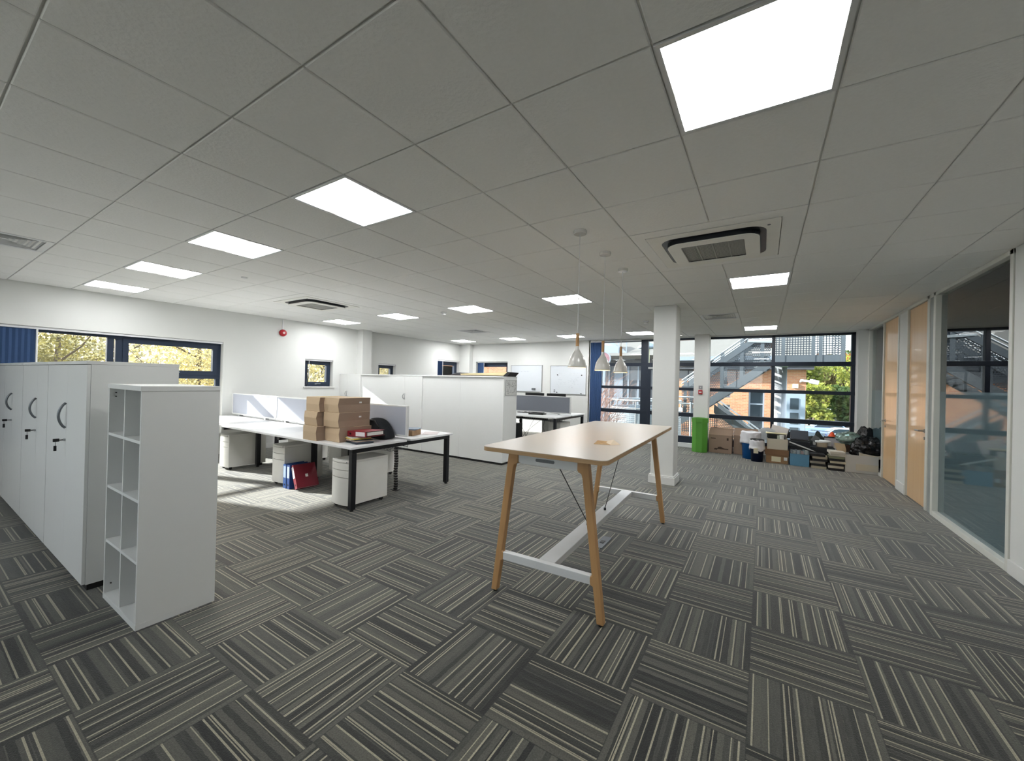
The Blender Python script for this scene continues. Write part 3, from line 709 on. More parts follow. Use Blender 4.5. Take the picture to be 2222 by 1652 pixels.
# ------------------------------------------------------------------ tall cupboards at left, and open bookcase
def handle_bow(mb, x, z0, z1, y, side=-1, out=.034, r=.0065, lean=0.0):
    """bow handle standing off a front that faces -y"""
    pts = []
    for k in range(13):
        a = k/12; s = math.sin(PI*a)
        pts.append((x + side*lean*s, y - .004 - out*s**.7, z0+(z1-z0)*a))
    mb.tube(pts, r, 8); return mb
def cupboard(name, x0, x1, y0, y1, H, label, seam, hand, keys=0, group=None, plinth=.045, style='bow', doors=True, loop=False):
    cx = (x0+x1)/2; t = thing(name, label, 'cupboard', (cx, y0, 0), 0, group); w0, w1 = x0-cx, x1-cx; D = y1-y0
    MB().box((w0+.02, .03, 0), (w1-.02, D-.02, plinth)).build('plinth', M_plinth, t)
    MB().box((w0+.001, .019, plinth), (w1-.001, D, H-.025)).build('carcass', M_white, t, .0015)
    MB().box((w0+.0005, -.003, H-.024), (w1-.0005, D+.002, H)).build('top_panel', M_white, t, .0015)
    if doors:
        sx = seam-cx
        for (a, b, lr) in ((w0+.003, sx-.001, 0), (sx+.001, w1-.003, 1)):
            d = MB().box((a, 0, plinth+.006), (b, .018, H-.028)).build('door', M_white, t, .001)
            if hand and (loop or style == 'pair' or lr == (0 if style == 'bow' else 1)):
                z0, z1 = hand
                if style == 'bow': hx = sx+.0; m = handle_bow(MB(), hx-.012, z0, z1, 0, -1, .036, .008)
                else: m = handle_bow(MB(), sx+(-.012 if lr == 0 else .012), z0, z1, 0, -1 if lr == 0 else 1, .03, .006, .018 if loop or style == 'pair' else 0)
                m.build('handle', M_greyh if style == 'bow' else M_chrome, d, smooth=True)
                if keys and lr == 0:
                    kz = keys
                    m = MB(); m.tube([(sx-.02, 0, kz), (sx-.02, -.012, kz)], .009, 12); m.build('lock', M_chrome, d)
                    m = MB().tube([(sx-.02, -.012, kz), (sx-.02, -.03, kz)], .004, 8).box((sx-.034, -.062, kz-.011), (sx-.018, -.03, kz+.011))
                    m.build('key', M_black, d, .002)
                    m = MB().tube([(sx-.02, -.05, kz-.012), (sx-.018, -.05, kz-.04)], .0015, 6).box((sx-.03, -.058, kz-.078), (sx-.012, -.044, kz-.04))
                    m.build('key_fob', M_black, d, .003)
    return t
G1 = 'tall white cupboards in the left foreground'
Y0, Y1 = -.13, .37
cupboard('cupboard', -3.50, -2.31, Y0, Y1, 1.575, 'tall white cupboard directly behind the open bookcase, nearest of its row', -2.84, (1.075, 1.262), .985, G1)
cupboard('cupboard', -4.62, -3.51, Y0, Y1, 1.575, 'tall white cupboard second from the bookcase', -3.93, (1.075, 1.252), .965, G1)
cupboard('cupboard', -5.72, -4.63, Y0, Y1, 1.575, 'tall white cupboard third from the bookcase', -5.20, (1.075, 1.252), .965, G1)
cupboard('cupboard', -6.82, -5.73, Y0, Y1, 1.575, 'tall white cupboard at the left edge, fourth from the bookcase', -6.28, (1.075, 1.252), .965, G1)

bx0, bx1, by0, by1, BH = -2.125, -1.487, -.065, .33, 1.424
t = thing('bookcase', 'empty white open bookcase with eight pigeonholes, nearest piece at left', 'bookcase', ((bx0+bx1)/2, by0, 0)); w = (bx1-bx0)/2; D = by1-by0
MB().box((-w, 0, 0), (w, D, .034)).build('base', M_white, t, .001)
MB().box((-w-.002, -.003, BH-.030), (w+.002, D, BH)).build('top_panel', M_white, t, .0015)
for s in (-1, 1): MB().box((s*w-(.018 if s > 0 else 0), .002, .034), (s*w+(.018 if s < 0 else 0), D, BH-.0305)).build('side_panel', M_white, t, .0008)
MB().box((-w+.018, D-.012, .034), (w-.018, D, BH-.03)).build('back_panel', M_white, t)
MB().box((-.010, .006, .034), (.006, D-.012, BH-.03)).build('divider', M_white, t, .0006)
for z in (.385, .745, 1.092): MB().box((-w+.018, .004, z-.009), (w-.018, D-.012, z+.009)).build('shelf', M_white, t, .0006)
m = MB()
for (x, z) in ((-w+.03, 1.365), (-w+.03, 1.34), (-w+.03, .09)): m.box((x-.012, .03, z-.003), (x-.002, .036, z+.003))
m.build('peg_holes', M_plinth, t)

# ------------------------------------------------------------------ low row of white cupboards across the room
G2 = 'row of white cupboards behind the desks'
yc, CH = 5.05, 1.60
XS = [-2.36, -3.36, -4.36, -5.36, -6.34, -7.13]
cupboard('cupboard', XS[1], XS[0], yc, yc+.47, CH, 'white cupboard at the right end of the far row, a drawing taped on its side', 0, None, 0, G2, .04, doors=False)
cupboard('cupboard', XS[2], XS[1], yc, yc+.47, CH, 'plain white cupboard second from the right in the far row', 0, None, 0, G2, .04, doors=False)
cupboard('cupboard', XS[3], XS[2], yc, yc+.47, CH, 'white cupboard with two bow handles at the middle of the far row', -4.87, (1.08, 1.20), 0, G2, .04, style='pair')
cupboard('cupboard', XS[4], XS[3], yc, yc+.47, CH, 'plain white cupboard second from the left in the far row', 0, None, 0, G2, .04, doors=False)
cupboard('cupboard', XS[5], XS[4], yc, yc+.47, CH, 'white cupboard against the left wall with a looped pair of handles', -6.84, (1.07, 1.19), 0, G2, .04, style='pair', loop=True)
t = thing('wall_drawing', 'small framed line drawing taped on the end of the far white cupboards', 'drawing', (XS[0]+.003, 5.31, 1.25))
MB().box((0, -.195, 0), (.004, .195, .29)).build('sheet', mat('drawing_paper', (205, 206, 203), .8), t)
m = MB()
for (y0, z0, y1, z1) in ((-.185, .01, .185, .013), (-.185, .277, .185, .28), (-.185, .01, -.182, .28), (.182, .01, .185, .28)): m.box((.004, y0, z0), (.006, y1, z1))
r = random.Random(5)
for k in range(46):
    y = r.uniform(-.17, .15); z = r.uniform(.03, .2) if k % 4 else r.uniform(.03, .25)
    if r.random() < .5: m.box((.004, y, z), (.0055, y+r.uniform(.01, .05), z+.003))
    else: m.box((.004, y, z), (.0055, y+.003, z+r.uniform(.01, .05)))
for c in ((-.13, .235), (-.10, .05), (.13, .12)):
    m.add([(.0056, c[0]+.022*math.cos(a*PI/8)*q, c[1]+.022*math.sin(a*PI/8)*q) for q in (1, .82) for a in range(16)], [(a, (a+1) % 16, 16+(a+1) % 16, 16+a) for a in range(16)])
m.build('line_art', mat('ink_lines', (70, 72, 74), .8), t)
t = thing('art_portfolio', 'long open portfolio with black ends lying on the far white cupboards', 'portfolio', (-3.05, 5.28, CH))
MB().box((-.72, -.12, .0), (.70, .18, .012)).build('cover', mat('maroon_black_board', (48, 30, 32), .6), t, .002)
MB().prism([(-.40, .012), (.62, .012), (.72, .075), (.66, .078), (-.30, .045), (-.42, .04)], 'y', -.10, .15).build('papers', mat('cream_card', (204, 192, 150), .8, var=.12), t, .002)
MB().prism([(.60, .004), (.70, .002), (.775, .075), (.70, .082)], 'y', -.12, .17).build('end_flap', M_plinth, t, .004)
MB().prism([(-.72, .012), (-.36, .012), (-.36, .05), (-.44, .066), (-.55, .06)], 'y', -.08, .16).build('end_flap', mat('dark_flap', (58, 58, 64), .6), t, .004)
MB().box((-.62, .10, .05), (.64, .16, .058), Matrix.Rotation(-.035, 4, 'Y')).build('pale_sheet', M_white, t)

# ------------------------------------------------------------------ bench desks
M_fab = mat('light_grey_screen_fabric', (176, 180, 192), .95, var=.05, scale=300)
def bench(name, label, x1, n, y0, L=1.6, leg_in=.52):
    """bench of n double bays; right end at x1, running to -x; two rows of worktops back to back"""
    t = thing(name, label, 'desk', (x1, y0, 0))
    for k in range(n):
        for (a, b) in ((0, .815), (.885, 1.70)):
            MB().box((-(k+1)*L+.002, a, .705), (-k*L-.002, b, .73)).build('worktop', M_whitetop, t, .002)
    e = .028; d = .06
    for k in range(n+1):
        x = -e-d if k == 0 else (-n*L+e if k == n else -k*L-d/2)
        ends = (k in (0, n))
        a, b = (.035, 1.665) if ends else (leg_in, 1.70-leg_in)
        for y in (a, b-d):
            lg = MB().box((x, y, .02), (x+d, y+d, .655)).build('leg', M_blackmetal, t, .004)
            MB().tube([(x+d/2, y+d/2, 0), (x+d/2, y+d/2, .02)], .022, 14).build('foot_glide', M_black, lg)
        MB().box((x, a if ends else .04, .655), (x+d, b if ends else 1.66, .704)).build('cross_beam', M_blackmetal, t, .003)
    for y in (.52, 1.14): MB().box((-n*L+.09, y, .66), (-.09, y+.04, .70)).build('long_beam', M_blackmetal, t, .002)
    return t
bench('bench_desk', 'long white bench desk on black square legs under the left windows', -2.268, 3, 1.905)
bench('bench_desk', 'white bench desk with black legs by the far wall behind the cupboards', -2.30, 2, 7.12)
# cable baskets with leads
def basket(label, x0, x1, y, z, seed, leads, hang=()):
    t = thing('cable_basket', label, 'cable tray', (x1, y, z)); m = MB(); w = x0-x1
    for yy in (-.14, -.07, 0, .07, .14): m.tube([(w, yy, 0), (0, yy, 0)], .0025, 5)
    for k in range(int(-w/.06)+1):
        x = -k*.06; m.tube([(x, -.14, .09), (x, -.14, 0), (x, .14, 0), (x, .14, .09)], .002, 5)
    for yy in (-.14, .14): m.tube([(w, yy, .09), (0, yy, .09)], .003, 5)
    m.build('wire_tray', M_grey, t)
    r = random.Random(seed)
    MB().box((w*.8, -.04, .006), (w*.15, .02, .05)).build('power_strip', M_black, t, .004)
    for k in range(leads):
        x = r.uniform(w*.9, -.05); m = MB(); p = [(x, r.uniform(-.1, .1), .06)]
        for q in range(5): p.append((p[-1][0]+r.uniform(-.12, .12), r.uniform(-.12, .12), r.uniform(.01, .10)))
        m.tube(p, .004, 6).build('lead', M_plinth, t)
    return t
basket('wire cable basket under the right end of the long bench desk', -3.7, -2.45, 2.755, .575, 1, 6)
basket('wire cable basket full of leads under the far bench desk', -5.2, -2.55, 7.97, .565, 2, 12)
t = thing('cable_spine', 'black jointed cable riser hanging from the long bench desk to the carpet', 'cable riser', (-2.62, 2.86, 0))
m = MB(); z = .0
for k in range(17):
    m.box((-.022+.006*math.sin(k*.7), -.018, z+.003), (.022+.006*math.sin(k*.7), .018, z+.031)); z += .034
m.build('segments', M_black, t, .003)
MB().box((-.05, -.04, 0), (.05, .04, .006)).build('base', M_black, t)

# desk screens
def screen(label, x0, x1, y, z0, z1, group):
    t = thing('desk_screen', label, 'desk divider', ((x0+x1)/2, y, z0), 0, group); w = (x1-x0)/2; h = z1-z0; f = MB()
    f.box((-w, -.018, 0), (w, .018, .022)); f.box((-w, -.018, h-.018), (w, .018, h)); f.box((-w, -.018, .022), (-w+.026, .018, h-.018)); f.box((w-.026, -.018, .022), (w, .018, h-.018))
    f.build('frame', M_whitemetal, t, .002)
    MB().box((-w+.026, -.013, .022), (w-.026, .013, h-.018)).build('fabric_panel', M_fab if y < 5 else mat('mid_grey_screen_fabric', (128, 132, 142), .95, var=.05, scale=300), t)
    for x in (-w*.6, w*.6): MB().box((x-.02, -.03, -.028), (x+.02, .03, .0)).build('clamp', M_chrome, t)
    return t
GS = 'fabric desk screens on the long bench desk'
screen('grey desk screen at the right end of the bench, beside the black bag', -3.87, -2.30, 2.755, .758, 1.158, GS)
screen('pale desk screen in the middle of the long bench, half behind the cartons', -5.50, -3.885, 2.755, .758, 1.158, GS)
screen('pale desk screen at the left end of the long bench with a shadow band', -7.10, -5.515, 2.755, .758, 1.158, GS)
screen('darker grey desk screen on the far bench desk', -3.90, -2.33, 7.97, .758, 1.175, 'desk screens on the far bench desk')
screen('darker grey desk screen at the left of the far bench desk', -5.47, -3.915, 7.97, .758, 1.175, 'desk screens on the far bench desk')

# mobile pedestals
M_ped = mat('white_steel_pedestal', (226, 225, 220), .4)
def make_ped():
    t = thing('pedestal_drawers', 'x', 'pedestal', (0, 0, 0), 0, 'mobile drawer pedestals under the desks')
    w = .155; D = .58
    MB().box((-w, .03, .045), (w, D, .53)).build('body', M_ped, t, .003)
    def bow(z0, z1, off=0):
        pts = [(-w, .03)] + [(-w+2*w*k/12, .03-.028*math.sin(PI*k/12)-.002-off) for k in range(13)] + [(w, .03)]
        return MB().prism(pts, 'z', z0, z1)
    pts = [(-w, D), (-w, .03)] + [(-w+2*w*k/12, .03-.030*math.sin(PI*k/12)-.002) for k in range(13)] + [(w, .03), (w, D)]
    MB().prism(pts, 'z', .531, .556).build('top_panel', M_ped, t, .002)
    for (z0, z1) in ((.448, .526), (.364, .441), (.048, .356)):
        d = bow(z0, z1).build('drawer', M_ped, t, .0025)
    MB().tube([(w-.03, .035, .540), (w-.03, .012, .540)], .006, 10).build('lock', M_chrome, t)
    for (x, y) in ((-w+.04, .07), (w-.04, .07), (-w+.04, D-.06), (w-.04, D-.06)):
        MB().tube([(x-.012, y, .022), (x+.012, y, .022)], .022, 14).box((x-.014, y-.012, .022), (x+.014, y+.018, .046)).build('castor', M_black, t)
    return t
p0 = make_ped(); p0.location = (-2.535, 1.935, 0); p0['label'] = 'white drawer pedestal behind the near corner leg of the long bench desk'
dup(p0, (-4.065, 2.03, 0), 0, 'white drawer pedestal beside the blue and red folders')
dup(p0, (-5.67, 2.02, 0), 0, 'white drawer pedestal leftmost, just right of the bookcase')
dup(p0, (-4.07, 3.50, 0), PI, 'white drawer pedestal on the far side of the bench, behind the folders')
dup(p0, (-5.27, 3.50, 0), PI, 'white drawer pedestal on the far side of the bench, between two near ones')
dup(p0, (-3.50, 3.50, 0), PI, 'white drawer pedestal on the far side of the bench, seen over the nearest pedestal')
gp = dup(p0, (-2.60, 7.62, 0), 0, 'grey-sided drawer pedestal under the far bench desk')
dup(p0, (-3.05, 8.74, 0), PI, 'white drawer pedestal at the window side of the far bench desk')

# things on and under the long bench
M_card = mat('brown_cardboard', (200, 176, 146), .8, var=.06, scale=5)
M_card2 = mat('brown_cardboard_dark', (150, 128, 110), .85, var=.06, scale=5)  # darker copy; on the desk cartons it paints in their shaded right sides
def carton(loc, w, d, h, label, seed, rz=0.0):
    """closed mailing carton whose front panel is folded out in a crease"""
    r = random.Random(seed); t = thing('cardboard_box', label, 'cardboard box', loc, rz, 'cartons stacked on the desk')
    b = .009+r.uniform(-.004, .005); c = .5+r.uniform(-.08, .08)
    m = MB()
    def lv(z, e, bx): return [(-w/2+bx, -e, z), (w/2-bx, -e, z), (w/2-bx, d+e*.2, z), (-w/2+bx, d+e*.2, z)]
    vs = lv(0.001, 0, 0.002) + lv(h*c, b, .010) + lv(h-.001, 0, .001)
    m.add(vs, [(3,2,1,0), (8,9,10,11)] + [(i+4*k, (i+1) % 4+4*k, (i+1) % 4+4*k+4, i+4*k+4) for k in (0, 1) for i in range(4)])
    o = m.build('body', M_card, t, .002)
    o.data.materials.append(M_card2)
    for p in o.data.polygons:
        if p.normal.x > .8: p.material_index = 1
    MB().box((-w/2+.006, d*.5-.025, h-.0012), (w/2-.006, d*.5+.025, h-.0004)).build('tape', mat('paper_tape', (196, 170, 132), .5), t)
    if seed in (4, 5):
        MB().box((w/2-.001, d*.62, h*.62), (w/2+.0015, d*.62+.035, h*.62+.018)).build('sticker', M_white, t)
    return t
hb = .176
for k, lb in enumerate(('bottom', 'middle', 'top')):
    carton((-3.115+(.004, -.004, .006)[k]*2, 1.925+(.0, .02, .03)[k], .73+k*hb), .285, .44, hb, 'brown cardboard box in the left stack on the desk, %s of three' % lb, k+1, (.02, -.01, .015)[k])
    carton((-2.815+(.006, .0, -.008)[k], 2.03+(.0, -.015, -.01)[k], .73+k*hb), .305, .44, hb, 'brown cardboard box in the right stack on the desk, %s of three' % lb, k+3 if k else 8, (-.03, .015, -.005)[k])

def binder(name, loc, rot, col, label, w=.285, h=.318, th=.07, lab=(235, 232, 232), flat=False, group=None, cat='folder'):
    """lever arch file, standing with its spine towards -y: w deep, h high, th thick"""
    t = thing(name, label, cat, loc, 0, group); t.rotation_euler = rot
    m = mat('folder_cover_%d_%d_%d' % col, col, .45)
    c = MB(); c.box((-th/2, 0, 0), (-th/2+.003, w, h)); c.box((th/2-.003, 0, 0), (th/2, w, h)); c.box((-th/2+.003, 0, 0), (th/2-.003, .003, h)); c.build('cover', m, t)
    MB().box((-th/2+.012, .03, .006), (th/2-.012, w-.012, h-.012)).build('papers', mat('paper_block', (226, 224, 218), .8), t)
    MB().box((-th/2+.008, -.0015, h*.45), (th/2-.008, 0, h*.93)).build('spine_label', mat('label_%d_%d_%d' % lab, lab, .6), t)
    lathe = MB(); k0 = 0
    pr = [(.0001, 0), (.012, 0), (.012, .002), (.0001, .002)]; lathe.lathe(pr, 16)
    lathe.v = [(x, -z, y+h*.16) for x, y, z in lathe.v]; lathe.build('finger_ring', M_black, t)
    return t
BG = 'ring binders on the carpet under the desk'
binder('ring_binder', (-3.845, 2.03, 0), (0, 0, 0), (38, 82, 150), 'pale blue ring binder standing against the pedestal', lab=(170, 190, 215), group=BG)
binder('ring_binder', (-3.768, 2.035, 0), (0, 0, 0), (34, 66, 128), 'darker blue ring binder standing between the pale blue and red ones', lab=(180, 192, 212), group=BG)
rb = binder('ring_binder', (-3.66, 1.99, .004), (0, 0, 0), (122, 26, 42), 'red ring binder leaning on the blue ones with a small white sticker', group=BG, lab=(235, 230, 235))
rb.location = (-3.575, 2.04, .028); rb.rotation_euler = (math.radians(0), math.radians(-27), math.radians(-6))
MB().box((.0352, .13, .135), (.0365, .165, .175)).build('sticker', M_white, rb)

DZ = .73
t = thing('magazine_stack', 'stack of magazines and grey folders on the desk in front of the cartons', 'magazines', (-2.52, 2.20, DZ), -.25)
r = random.Random(9); z = 0
for k, (c, th) in enumerate([((70, 84, 92), .006), ((110, 126, 134), .005), ((52, 60, 72), .008), ((84, 96, 108), .006), ((196, 160, 152), .004), ((190, 176, 160), .006), ((60, 70, 84), .005), ((226, 216, 190), .006), ((214, 190, 96), .012), ((232, 230, 226), .008)]):
    w_ = (.15 if k < 5 else .12)+r.uniform(-.01, .01)
    MB().box((-w_, -.11, z), (w_, .11, z+th), Matrix.Translation((r.uniform(-.02, .02)-(.05 if k > 6 else 0), r.uniform(-.01, .01), 0)) @ Matrix.Rotation(r.uniform(-.15, .15), 4, 'Z')).build('magazine', mat('magazine_%d' % k, c, .45, var=.1, scale=30), t); z += th
rb2 = binder('ring_binder', (-2.455, 2.25, DZ+z+.035), (0, 0, 0), (136, 28, 42), 'red ring binder lying on the magazines with a long pale label', w=.285, h=.32, th=.065, group='ring binder lying on the desk', lab=(228, 222, 226))
rb2.rotation_euler = (PI/2*0, PI/2, 0); rb2.rotation_euler = (0, math.radians(88), math.radians(4)); rb2.location = (-2.66, 2.13, DZ+z+.036)
# black bag slumped beside the screen
t = thing('black_bag', 'slumped black fabric bag against the grey desk screen beside the cartons', 'bag', (-2.63, 2.60, DZ))
m = MB(); prof = [(-.20, 0), (.19, 0), (.215, .03), (.19, .08), (.12, .15), (.06, .21), (.0, .255), (-.08, .265), (-.16, .25), (-.205, .18), (-.215, .08)]
n_ = len(prof); ks = [-.10, -.085, -.04, .04, .085, .10]; sc = [.72, .93, 1, 1, .93, .72]
for yv, s_ in zip(ks, sc): m.v += [(x*s_, yv+.012*math.sin(x*19), max(0, z_*(s_*.9+.1))+.0) for x, z_ in prof]
for q in range(len(ks)-1):
    for i in range(n_): m.f.append((q*n_+i, q*n_+(i+1) % n_, (q+1)*n_+(i+1) % n_, (q+1)*n_+i))
m.f += [tuple(range(n_-1, -1, -1)), tuple(range((len(ks)-1)*n_, len(ks)*n_))]
o = m.build('bag_body', mat('black_bag_fabric', (22, 26, 32), .85, var=.3, scale=14, bump=.8), t, smooth=True)
sd = o.modifiers.new('sub', 'SUBSURF'); sd.levels = 2; sd.render_levels = 2
MB().tube([(-.12, -.10, .20), (-.06, -.125, .245), (.02, -.12, .235), (.10, -.11, .14)], .009, 8).build('strap', M_black, t, smooth=True)
# far side books
t = thing('brown_document_box', 'worn brown document box on the far side of the bench end', 'box', (-2.62, 3.05, DZ), .25)
MB().box((-.15, -.11, 0), (.15, .11, .075)).build('body', mat('worn_brown_board', (150, 120, 88), .75, var=.2, scale=30), t, .006)
t = thing('blue_papers', 'blue-grey papers lying on top of the brown document box', 'papers', (-2.63, 3.06, DZ+.075), .4)
MB().box((-.15, -.105, 0), (.15, .105, .010)).build('sheet', mat('bluegrey_card', (112, 128, 146), .6), t)
MB().box((-.14, -.11, .010), (.17, .09, .016), Matrix.Rotation(.2, 4, 'Z')).build('sheet', mat('bluegrey_card2', (132, 146, 160), .6), t)
t = thing('loose_papers', 'loose white papers on the far worktop beside the brown box', 'papers', (-2.50, 3.32, DZ), .2)
for k in range(4):
    MB().box((-.105, -.148, k*.0012), (.105, .148, k*.0012+.001), Matrix.Translation((.02*k-.03, .015*k, 0)) @ Matrix.Rotation(.25*k-.3, 4, 'Z')).build('sheet', mat('loose_sheet_%d' % (k % 2), ((226, 220, 220), (206, 196, 196))[k % 2], .7), t)
for (x, y, lb) in ((-5.05, 2.70, 'small white cable grommet at the back of the near worktop, middle bay'), (-6.5, 2.70, 'small white cable grommet at the back of the near worktop, left bay')):
    t = thing('cable_grommet', lb, 'grommet', (x, y-.03, DZ)); MB().tube([(0, 0, 0), (0, 0, .004)], .035, 20).build('cap', M_edge, t)

# far bench items
def monitor(loc, rz, label):
    t = thing('monitor', label, 'monitor', loc, rz, 'monitors behind the far desk screen')
    MB().box((-.27, -.02, .15), (.27, .02, .50)).build('casing', M_black, t, .006)
    MB().box((-.255, .0201, .165), (.255, .0215, .485)).build('display', mat('dead_display', (12, 13, 16), .15), t)
    MB().box((-.03, -.04, .02), (.03, -.01, .28)).build('stand', M_black, t)
    MB().box((-.12, -.10, 0), (.12, .10, .018)).build('foot', M_black, t, .004)
monitor((-3.53, 8.33, DZ), .05, 'left black monitor seen over the far desk screen, turned away')
monitor((-2.90, 8.33, DZ), -.05, 'right black monitor seen over the far desk screen, turned away')
t = thing('laptop_dock', 'flat black docking station on the far bench desk', 'dock', (-3.05, 7.62, DZ), .15)
MB().box((-.19, -.12, 0), (.19, .12, .028)).build('base', M_black, t, .006)
MB().box((-.15, -.06, .028), (.15, .10, .046)).build('slab', M_blackmetal, t, .005)
t = thing('desk_phone', 'black and white small device at the left of the far desk, beside the cupboard', 'phone', (-3.93, 7.66, DZ), .1)
MB().box((-.13, -.08, 0), (.05, .08, .05)).build('body', M_black, t, .006)
MB().box((.05, -.05, .0), (.13, .06, .075)).build('display_unit', mat('silver_face', (196, 196, 202), .4), t, .006)
t = thing('keyboard', 'black keyboard pushed against the far desk screen', 'keyboard', (-3.52, 7.86, DZ), 0)
MB().box((-.22, -.05, 0), (.22, .05, .018)).build('keys', M_black, t, .003)
t = thing('computer_tower', 'black computer tower on the carpet under the far bench desk', 'computer', (-3.73, 7.55, 0))
MB().box((-.12, -.10, .0), (.12, .32, .46)).build('case', mat('dark_pc_case', (38, 46, 50), .5, .3), t, .006)
MB().box((-.09, -.104, .08), (.09, -.100, .40)).build('front_grille', M_black, t)
M_cable = M_plinth
r = random.Random(12)
for k, (xa, xb) in enumerate(((-3.75, -3.5), (-3.3, -3.55), (-3.1, -3.7), (-3.0, -2.98), (-2.82, -2.86), (-2.72, -2.66), (-2.68, -2.76))):
    t = thing('hanging_cable', 'thin black cable hanging under the far bench desk', 'cable', (xa, 7.9, .57), 0, 'cables hanging under the far desk')
    p = [(0, 0, 0), ((xb-xa)*.35+r.uniform(-.03, .03), -.03, -.16), ((xb-xa)*.75, .02, -.36), (xb-xa, 0, -.565)]
    MB().tube(p, .0045, 6).build('lead', M_cable, t)
r = random.Random(13)
for k, xa in enumerate((-4.95, -4.80)):
    t = thing('hanging_cable', ('left' if k == 0 else 'right') + ' thin black cable drooping under the long bench desk behind the pedestals', 'cable', (xa, 2.9, .62), 0, 'cables under the long bench desk')
    MB().tube([(0, 0, 0), (.10, .0, -.03), (.22, .02, -.14), (.30, .02, -.32), (.35, 0, -.61)], .005, 6).build('lead', M_cable, t)

# ------------------------------------------------------------------ clutter stored by the far glazing
def X_(px, Y, py=960): return aty(px, py, Y).x
def Z_(px, py, Y): return max(0.0, aty(px, py, Y).z)
def box_open(mb, w, d, h, th=.006, M=None):
    mb.box((-w/2, 0, 0), (w/2, d, th), M); mb.box((-w/2, 0, 0), (w/2, th, h), M); mb.box((-w/2, d-th, 0), (w/2, d, h), M)
    mb.box((-w/2, th, 0), (-w/2+th, d-th, h), M); mb.box((w/2-th, th, 0), (w/2, d-th, h), M); return mb
# green recycling drum (octagonal card)
Yg = 9.22; x0, x1 = X_(1500, Yg), X_(1537, Yg); R = (x1-x0)/2; ht = Z_(1519, 907, Yg)
t = thing('recycling_bin', 'green octagonal cardboard recycling bin standing before the slim far column', 'bin', ((x0+x1)/2, Yg, 0))
M_gr = mat('green_card', (84, 150, 52), .55, var=.06)
def octo(r, z0, z1, mb): return mb.prism([(r*math.cos(PI/8+k*PI/4), r*math.sin(PI/8+k*PI/4)) for k in range(8)], 'z', z0, z1)
octo(R*.95, 0, ht-.06, MB()).build('body', M_gr, t, .004)
m = MB(); oo = [(R*1.03*math.cos(PI/8+k*PI/4), R*1.03*math.sin(PI/8+k*PI/4)) for k in range(8)]; ii = [(R*.7*math.cos(PI/8+k*PI/4), R*.7*math.sin(PI/8+k*PI/4)) for k in range(8)]
ring(m, oo, ii, ht-.10, ht); m.build('lid', M_gr, t, .003)
octo(R*.7, ht-.07, ht-.06, MB()).build('opening', M_plinth, t)
# open cartons
def flapbox(label, px0, px1, Yf, ptop, d, name='cardboard_box', m_=None, print_=True, flaps=True):
    x0, x1 = X_(px0, Yf), X_(px1, Yf); w = x1-x0; h = Z_((px0+px1)/2, ptop, Yf)
    t = thing(name, label, 'cardboard box', ((x0+x1)/2, Yf, 0), 0, 'cardboard boxes by the far glazing'); mm = m_ or M_card2; hb_ = h*.76 if flaps else h
    box_open(MB(), w, d, hb_).build('body', mm, t, .001)
    if flaps:
        MB().add([(-w/2, 0, hb_), (w/2, 0, hb_), (w/2-.01, .05, h), (-w/2+.01, .05, h), (-w/2, .005, hb_), (w/2, .005, hb_), (w/2-.01, .055, h), (-w/2+.01, .055, h)], [(0,1,2,3), (7,6,5,4), (3,2,6,7), (0,3,7,4), (1,5,6,2), (0,4,5,1)]).build('flap', mm, t)
        MB().add([(-w/2, d, hb_), (w/2, d, hb_), (w/2, d+.06, h), (-w/2, d+.06, h), (-w/2, d-.005, hb_), (w/2, d-.005, hb_), (w/2, d+.055, h), (-w/2, d+.055, h)], [(0,1,2,3), (7,6,5,4), (3,2,6,7), (0,3,7,4), (1,5,6,2), (0,4,5,1)]).build('flap', mm, t)
    if print_:
        mk = mat('box_print', (70, 54, 42), .8); m = MB()
        m.box((w*.28, -.001, hb_*.72), (w*.36, .0, hb_*.86)); m.box((-w*.42, -.001, hb_*.78), (-w*.2, .0, hb_*.82))
        m.box((-w*.22, -.001, hb_*.22), (w*.36, .0, hb_*.27)); m.box((-w*.26, -.001, hb_*.18), (-w*.12, .0, hb_*.24))
        m.add([(-w*.10, -.001, hb_*.27), (w*.2, -.001, hb_*.27), (w*.02, -.001, hb_*.36), (-w*.1, -.001, hb_*.33)], [(0, 1, 2, 3)]); m.build('printed_marks', mk, t)
    return t
flapbox('brown open carton with dark print beside the green bin', 1538, 1588, 9.30, 932, .34)
flapbox('plain brown carton behind the blue bins, its flap up', 1592, 1655, 9.40, 934, .34, print_=False)
